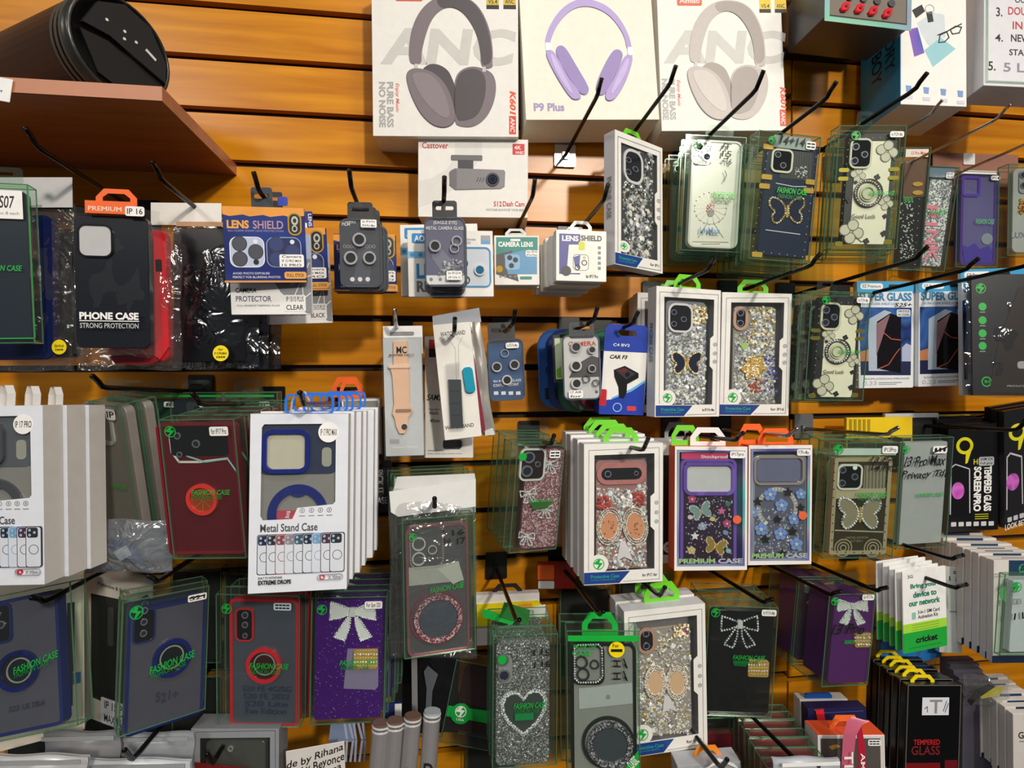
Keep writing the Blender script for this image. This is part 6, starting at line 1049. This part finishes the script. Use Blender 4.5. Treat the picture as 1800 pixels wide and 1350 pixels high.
# SIM cards
q = [1586,1003,1662,997,1665,1132,1589,1152]
T = Th('sim_card_kit', 'front green and white SIM card kit lettered Bring your device to our network', 'card', q, .16, .002, 'green and white SIM card kits'); T.carton(PAPER, 'card'); B = bil(q); ftext(T, B, '5G', .12,.06,.24,.1, INK)
for s_, a0, a1, b in (('Bring your',.18,.80,.18),('device to',.24,.78,.28),('our network',.14,.86,.38)): ftext(T, B, s_, a0,b-.015,a1,b+.06, pm('#23826a'), bold=True)
frect(T, B, 'sim_icon', .2,.515,.29,.6, pm('#8fc4b4'), r=1); ftext(T, B, '3-in-1 SIM Card', .34,.50,.84,.545, INK); ftext(T, B, 'Activation Kit', .34,.56,.8,.605, INK)
frect(T, B, 'lime_band', 0,.645,1,.755, pm('#a6dc3c')); frect(T, B, 'green_band', 0,.755,1,1, pm('#1fa83c')); ftext(T, B, 'cricket', .28,.82,.78,.9, INK, shear=.05, bold=True)
for b in (.67,.70,.73): frect(T, B, 'small_print', .2,b,.82,b+.006, pm('#6a9a2a'))
frect(T, B, 'small_print', .12,.945,.86,.952, pm('#167a2c'))
T.stack(4, .010, 'green and white SIM card kit behind the front one', 'green and white SIM card kits', ('card','lime_band','green_band'), dx=-.0005, dz=.0012)
hook(1683,1036,.21,'carrying the SIM card kits', (1700,1027))
T = Th('phone_case_bag', 'clear bag with bright blue card behind the SIM card kits', 'phone case', [1534,1000,1650,985,1648,1140,1537,1172], .09, .012); T.rect('blue_card', 1548,1046,1652,1166, pm('#2a78c4', .35), .002, .003); T.rect('grey_card', 1540,1050,1560,1150, pm('#55585c', .35), .003, .003); T.bag(1530,975,1652,1178, BAG, .008, 61); T.sticker(1583,1152,1602,1161, '==', on=.002)
T = Th('glass_pack', 'pale pack hand-lettered I 14 beside the SIM card kits', 'screen protector', [1660,995,1700,1000,1690,1150,1652,1146], .10, .008); T.carton(pm('#c4cac6', .4), 'card'); T.text('I 14', 1668,1012,1692,1022, INK, wob=.1, name='handwriting'); T.strokes([[(1676,1005),(1690,1004)],[(1676,1008),(1690,1007)]], 1.5, INK); T.rect('grey_rule', 1669,1074,1688,1077, GREY)
# white wallet-style packs on the right
def wallets(label, quad, t, n, step, g, logo, dx, dz, back, header=True, base='#d8d2cc', yaw=0.):
    T = Th('wallet_case_box', label, 'wallet case', quad, t, .011, g, yaw=yaw, syaw=.3); T.carton(pm(base, .5)); B = bil(quad)
    if header: o = frect(T, B, 'navy_header', .25,.0,.75,.15, pm('#1c3a58', .4)); q = B(.5,.08); T.logo(q[0], q[1], 8, pm('#2fc06a'))
    frect(T, B, 'navy_foot', 0,.93,1,1, pm('#1c2a44', .4))
    T.stack(n, step, back, g, ('carton','navy_header','navy_foot'), dx=dx, dz=dz); return T
T = wallets('front white wallet case box with navy header in the tall stack at right edge', [1748,985,1850,985,1850,1165,1744,1165], .17, 9, .0125, 'tall white wallet boxes', 1, -.0005, .001, 'white wallet case box in the tall stack at the right edge'); T.disc('hang_hole', 1800,998,6, DGREY)
T = clearbox('clear pouch hand-lettered 13 and I 14 in front of the white wallet stack', [1772,1012,1850,1008,1850,1152,1752,1150], .185, .008, pm('#c4ccd2', .3), (1778,1020,1846,1146), 3, None, 4, (1787,1032,9), None); T.text('13', 1780,1052,1796,1062, GREY, -.0002, wob=.1, name='handwriting'); T.text('I 14', 1782,1076,1815,1090, INK, -.0002, wob=.1, name='handwriting'); T.poly('green_print', [(1757,1035),(1768,1030),(1768,1060),(1758,1050)], pm('#4f9a5a'), 0)
T = wallets('front white wallet case box in the lower stack at the right edge, lettered GLASS', [1780,1256,1860,1252,1860,1380,1782,1380], .20, 6, .0125, 'lower white wallet boxes', 1, -.0008, .0015, 'white wallet case box in the lower stack at the right edge'); T.text('GLASS', 1790,1286,1830,1298, INK); T.rect('small_print', 1792,1302,1820,1304, GREY)
T = wallets('dark grey wallet case box between the black glass packs and the white stack', [1694,1204,1745,1200,1745,1380,1690,1380], .14, 4, .012, 'dark wallet boxes', 0, .004, .003, 'dark grey wallet case box behind the front dark one', False, '#4c4a58')
T = Th('glass_pack', 'crumpled clear pack with black and yellow print in front of the white wallets', 'pack', [1700,1195,1776,1188,1770,1235,1700,1240], .17, .008); T.bag(1698,1188,1778,1242, BAG, .006, 71); T.poly('yellow_print', [(1716,1215),(1740,1205),(1765,1208),(1755,1222),(1725,1228)], pm('#b8b02a'), .002, .0006); T.poly('black_print', [(1700,1232),(1716,1212),(1738,1202),(1750,1206),(1720,1226),(1706,1240)], INK, .0012, .0006)
# black glass packs, bottom
q = [1593,1204,1688,1203,1684,1372,1586,1372]
T = Th('screen_glass_pack', 'front black glass pack with red GLASS lettering at the bottom', 'screen protector', q, .18, .009, 'black glass packs at the bottom'); T.carton(pm('#0b0b0d', .22), 'card'); T.frame('silver_edge', 1593,1204,1687,1372, 1.2, pm('#9a968c', .25, .6), 0, .0006); o = T.rect('white_label', 1621,1226,1668,1257, pm('#dfe2ea')); T.text('T', 1634,1230,1656,1254, GREY, par=o); T.strokes([[(1625,1246),(1630,1242),(1630,1252)],[(1658,1250),(1664,1232)],[(1661,1252),(1667,1236)]], 1.2, INK); T.text('TEMPERED', 1606,1300,1652,1309, RED); T.text('GLASS', 1602,1311,1652,1327, pm('#7a1a20')); T.rect('red_block', 1592,1341,1652,1372, pm('#7a1218', .3)); T.rect('red_block', 1660,1336,1682,1372, pm('#6a1420', .3))
T.tab(1600,1186,1642,1203, YELLOW, .002); T.stack(5, .0125, 'black glass pack stacked behind the front red-lettered one', 'black glass packs at the bottom', ('card','silver_edge','hang_tab'), dx=-.0015, dz=.0012)
# ribbon box and packs behind it
T = Th('earphone_box', 'white box with orange lid and hanger under a pink ribbon', 'box', [1438,1292,1553,1292,1558,1385,1438,1385], .20, .035); T.carton(pm('#d9d3d0', .4)); T.rect('dark_window', 1443,1298,1548,1385, pm('#55504e', .2)); T.mesh('orange_lid', boxm(-T.w/2, T.w/2, 0, T.d, T.h, T.h+.0006), pm('#e85a30', .4)); T.tab(1458,1257,1514,1292, pm('#f2702f', .4), .02); T.sticker(1526,1300,1548,1311, '==='); T.poly('gold_print', [(1456,1312),(1470,1308),(1478,1312),(1462,1318)], GOLD); T.frame('white_edge', 1438,1292,1555,1385, 2, PAPER, 0, .0006)
T = Th('gift_ribbon', 'pink satin ribbon looped over the hook on the orange-lidded box', 'ribbon', [1478,1262,1518,1262,1520,1380,1480,1380], .225, .006)
V, Fc = [], []; prof = [(1478,1385),(1477,1330),(1479,1290),(1488,1268),(1500,1262)]
for i, (u, v) in enumerate(prof): a = T.P(u, v); b = T.P(u+26, v+4); V += [(a[0], -.004*math.sin(i), a[1]), (b[0], .003*math.sin(i+1), b[1])]
for i in range(len(prof)-1): Fc.append((2*i,2*i+1,2*i+3,2*i+2))
T.mesh('front_band', (V, Fc), pm('#c4607a', .3), None, True); T.poly('back_band', [(1504,1266),(1513,1272),(1520,1310),(1524,1384),(1510,1384),(1508,1320)], pm('#b01f36', .3), .002, .0008); T.text('TIA', 1484,1322,1500,1375, PAPER, -.0045, rot=1); T.text('AMOR', 1513,1324,1521,1384, PAPER, .0, rot=1)
for i, (qq, h, lb) in enumerate((([1405,1228,1490,1230,1492,1310,1408,1312],'#c9c7c4','white pack behind the navy box above the orange lid'),([1420,1246,1522,1244,1526,1310,1422,1312],'#20204a','navy box with red clip behind the orange-lidded box'))):
    T = Th('boxed_accessory', lb, 'box', qq, .10+.045*i, .02); T.carton(pm(h, .35)); B = bil(qq)
    if i: T.poly('red_clip', [(1432,1248),(1446,1245),(1450,1275),(1438,1277)], pm('#d82a30', .3), 0, .003); T.strokes([[B(.2,.12),B(.95,.08)]], 1.2, pm('#4a4a8a'))
    else: T.poly('white_front', [B(.1,.12),B(1,.1),B(1,1),B(.1,1)], PAPER, 0, .002); T.poly('hang_hole', [B(.48,.12),B(.52,.04),B(.57,.12)], INK, -.002); T.rect('blue_clip', 1414,1217,1460,1230, pm('#1f4fa0', .3), .006, .004, 4)
# red packs seen from above, bottom centre right
q = [1352,1350,1460,1350,1470,1450,1350,1450]
T = Th('red_case_pack', 'front clear box with pink-red case in the row at bottom right of centre', 'phone case box', q, .24, .02, 'clear boxes with red cases'); T.shell(PETD); T.case(1358,1358,1462,1445, pm('#b8283c', .3), .004, .010, 8)
T.stack(6, .022, 'clear box with red case in the bottom row', 'clear boxes with red cases', ('clear_box','phone_case'), dx=.001, dz=0)
hook(1425,1362,.27,'running over the row of red cases')
T = Th('phone_case_box', 'grey boxed case with orange hanger at the bottom centre right', 'phone case box', [1192,1346,1300,1340,1310,1420,1195,1430], .22, .03); T.carton(pm('#a9aab0', .4)); T.tab(1218,1312,1270,1342, pm('#f08c1e', .4), .012); T.poly('white_flap', [(1240,1352),(1262,1332),(1290,1342),(1300,1352),(1268,1338)], PAPER, -.006, .001)
hook(1268,1352,.25,'at the bottom centre through the orange hanger')
T = clearbox('clear box with red case behind the orange hanger at the bottom', [1242,1262,1290,1262,1296,1345,1240,1345], .09, .02, pm('#b82c40', .3), (1244,1290,1290,1343), 4)
# green strapped box, tubes, note, bags at the bottom
T = clearbox('leaning clear box with green strap and dark red case', [808,1170,900,1170,880,1330,768,1296], .09, .03, pm('#2a1216', .25), (806,1176,880,1290), 6, yaw=-.2, syaw=.3); T.poly('green_strap', [(788,1240),(862,1250),(862,1272),(784,1258)], pm('#12a040', .4), -.0002, .0008); T.disc('strap_roundel', 810,1254,18, pm('#12a040', .4), -.0004, .0014); T.logo(810,1251,10, PAPER, -.0018); T.text('USA', 802,1263,816,1267, PAPER, -.002)
T = Th('dark_pouch', 'black printed pouch hanging below the rose ring case', 'pouch', [724,1140,800,1140,802,1290,726,1290], .08, .012); T.bag(722,1136,806,1292, pm('#16161a', .25), .006, 81); T.poly('grey_figure', [(745,1180),(752,1170),(770,1185),(760,1215),(758,1250),(748,1250),(750,1210)], pm('#5a5f66', .35), -.004, .0006); T.rect('grey_side', 724,1150,734,1288, GREY, -.003, .0006)
TUBE = pm('#a9a6a8', .3, .55)
for i, (u, v, lm) in enumerate(((653,1283,'#6a5348'),(679,1278,'#6a5348'),(710,1270,'#6a5348'),(745,1262,'#9aa4aa'))):
    p = at(u, v, .20); r = .0105; o = empty('perfume_tube', (float(p[0]), float(p[1]), float(p[2])-.12), ['silver tube with brown cap, leftmost of the four','silver tube with brown cap, second of the four','silver tube with brown cap, third of the four','silver tube with pale cap, rightmost of the four'][i], 'tube', 'silver tubes at the bottom')
    def cyl(z0, z1, rr_, mat, nm, par):
        n = 20; V = [(rr_*math.cos(2*math.pi*k/n), rr_*math.sin(2*math.pi*k/n), z) for z in (z0,z1) for k in range(n)]
        return link(nm, V, [(k,(k+1)%n,n+(k+1)%n,n+k) for k in range(n)]+[tuple(range(n-1,-1,-1)), tuple(range(n,2*n))], mat, par)
    cyl(0,.112,r,TUBE,'tube_body',o); cyl(.112,.114,r*1.04,SILVER,'silver_band',o); cyl(.114,.117,r*.98,pm('#7d7a7c',.3,.4),'cap_groove',o); cyl(.117,.119,r*1.05,SILVER,'silver_band',o); cyl(.119,.122,r*.97,pm(lm,.4),'cap_top',o)
    A, Fc = textm('D'); link('lettering', [(a*.012, -r-.0004, .055+b*.02) for a, b in A], Fc, INK, o); o.rotation_euler = (math.radians(-6), math.radians(5), 0)
T = Th('paper_note', 'white note handwritten with perfume names at the bottom', 'note', [502,1322,606,1302,608,1400,506,1420], .19, .0008); T.carton(pm('#cfcac6', .5), 'paper')
for s_, x0, y0, x1, y1 in (('de by Rihana',504,1322,604,1340),('by Beyonce',530,1334,606,1352),('by Lana',540,1350,600,1364)): T.text(s_, x0, y0, x1, y1, INK, shear=.25, wob=.07, name='handwriting', tilt=.17)
T = Th('clear_straps', 'pale blue plastic card with loose clear straps beside the tubes', 'pack', [580,1268,640,1268,640,1345,578,1345], .14, .006); T.poly('blue_card', [(582,1270),(626,1270),(622,1302),(578,1304)], pm('#7a88a8', .35), 0, .002)
for i in range(5): u = 606+i*8; T.strokes([[(u,1272),(u+4+3*(i%2),1300),(u+2,1338)]], 4, pm('#a8b0cc', .25), -.002-.0006*i, name='clear_strap')
T = Th('blue_pack_strip', 'navy and white pack edge above the silver tubes', 'pack', [676,1238,706,1236,706,1300,676,1300], .10, .006); T.carton(pm('#23306c', .4), 'card'); T.rect('white_strip', 694,1237,706,1300, PAPER)
q = [336,1281,490,1281,490,1420,336,1420]
T = Th('phone_case_box', 'grey window box with dark case at the bottom left of centre', 'phone case box', q, .17, .03); B = bil(q); T.window_carton(pm('#8f9298', .4), [B(.1,.12),B(.9,.11),B(.9,.97),B(.1,.97)], pm('#77797e', .5), pm('#1c1a1a', .3)); T.case(362,1302,466,1412, pm('#4a4a46', .3), .004, .01, 8); T.strokes([[(341,1420),(341,1287),(484,1284),(484,1420)]], 1., pm('#4a4e58'), name='printed_outline'); T.ring('lens_ring', 406,1315,5,3, GREY, .004, .002); T.poly('red_foot', [(330,1338),(440,1350),(440,1366),(330,1366)], pm('#7a2020', .3), -.002, .002)
hook(373,1345,.20,'over the grey window box at the bottom', tilt=.02); hook(232,1338,.25,'poking through the silver bags', (246,1316))
for i, (x0, y0, x1, y1, t) in enumerate(((-30,1335,145,1420,.27),(70,1292,205,1400,.20),(170,1294,335,1400,.19),(135,1342,330,1430,.24))):
    T = Th('foil_bag', ['silver foil bag in the bottom left corner','grey foil bag under the cream box at bottom left','grey foil bag below the tilted blue ring case','pale foil bag header at the bottom left'][i], 'bag', [x0,y0+6,x1,y0,x1,y1,x0,y1], t, .016, 'foil bags at bottom left'); T.bag(x0, y0, x1, y1, pm(['#c4c4c6','#8f8f94','#a0a4aa','#d5dbe0'][i], .3, .25), .009, 90+i, 'bag_film'); T.rect('seam_strip', x0+4,y0+2,x1-4,y0+9, pm('#b0b4b8', .3, .3), -.0005, .0012)
T = Th('foil_bag', 'pale bag corner at the bottom right of centre', 'bag', [1370,1345,1480,1335,1480,1420,1360,1420], .285, .012, 'foil bags at bottom left'); T.o['group'] = 'foil bags'; T.bag(1362,1336,1480,1420, pm('#b9bec6', .3, .2), .007, 97, 'bag_film'); T.rect('seam_strip', 1375,1340,1476,1346, PAPER, -.001, .001)
# dark boxed cases of the back row, added to darken the gaps between stacks
for i, (x, y, h) in enumerate(((500,1070,'#20241f'),(690,1130,'#1e1a20'),(1090,1010,'#2a2a2c'),(300,1000,'#17181c'),(395,1010,'#1a1518'),(215,1180,'#141416'),(300,1190,'#18181b'),(10,1200,'#15161a'),(110,1190,'#131417'),(820,1210,'#1c1414'),(985,1030,'#202022'),(1225,1120,'#16171a'))):
    T = clearbox('dark boxed case deep behind the '+['purple bow case','rose ring case','beige butterfly box','tilted blue ring case','red ring case','tilted ring case, lower row','grey window box','far left ring case, lower row','cream box','crystal heart case','black ring case with green header','black crystal bow case'][i], [x,y,x+88,y,x+88,y+165,x,y+165], .03, .02, pm(h, .3), (x+3,y+6,x+85,y+160), 8); T.flap(x+22,y-22,x+66,y+2)
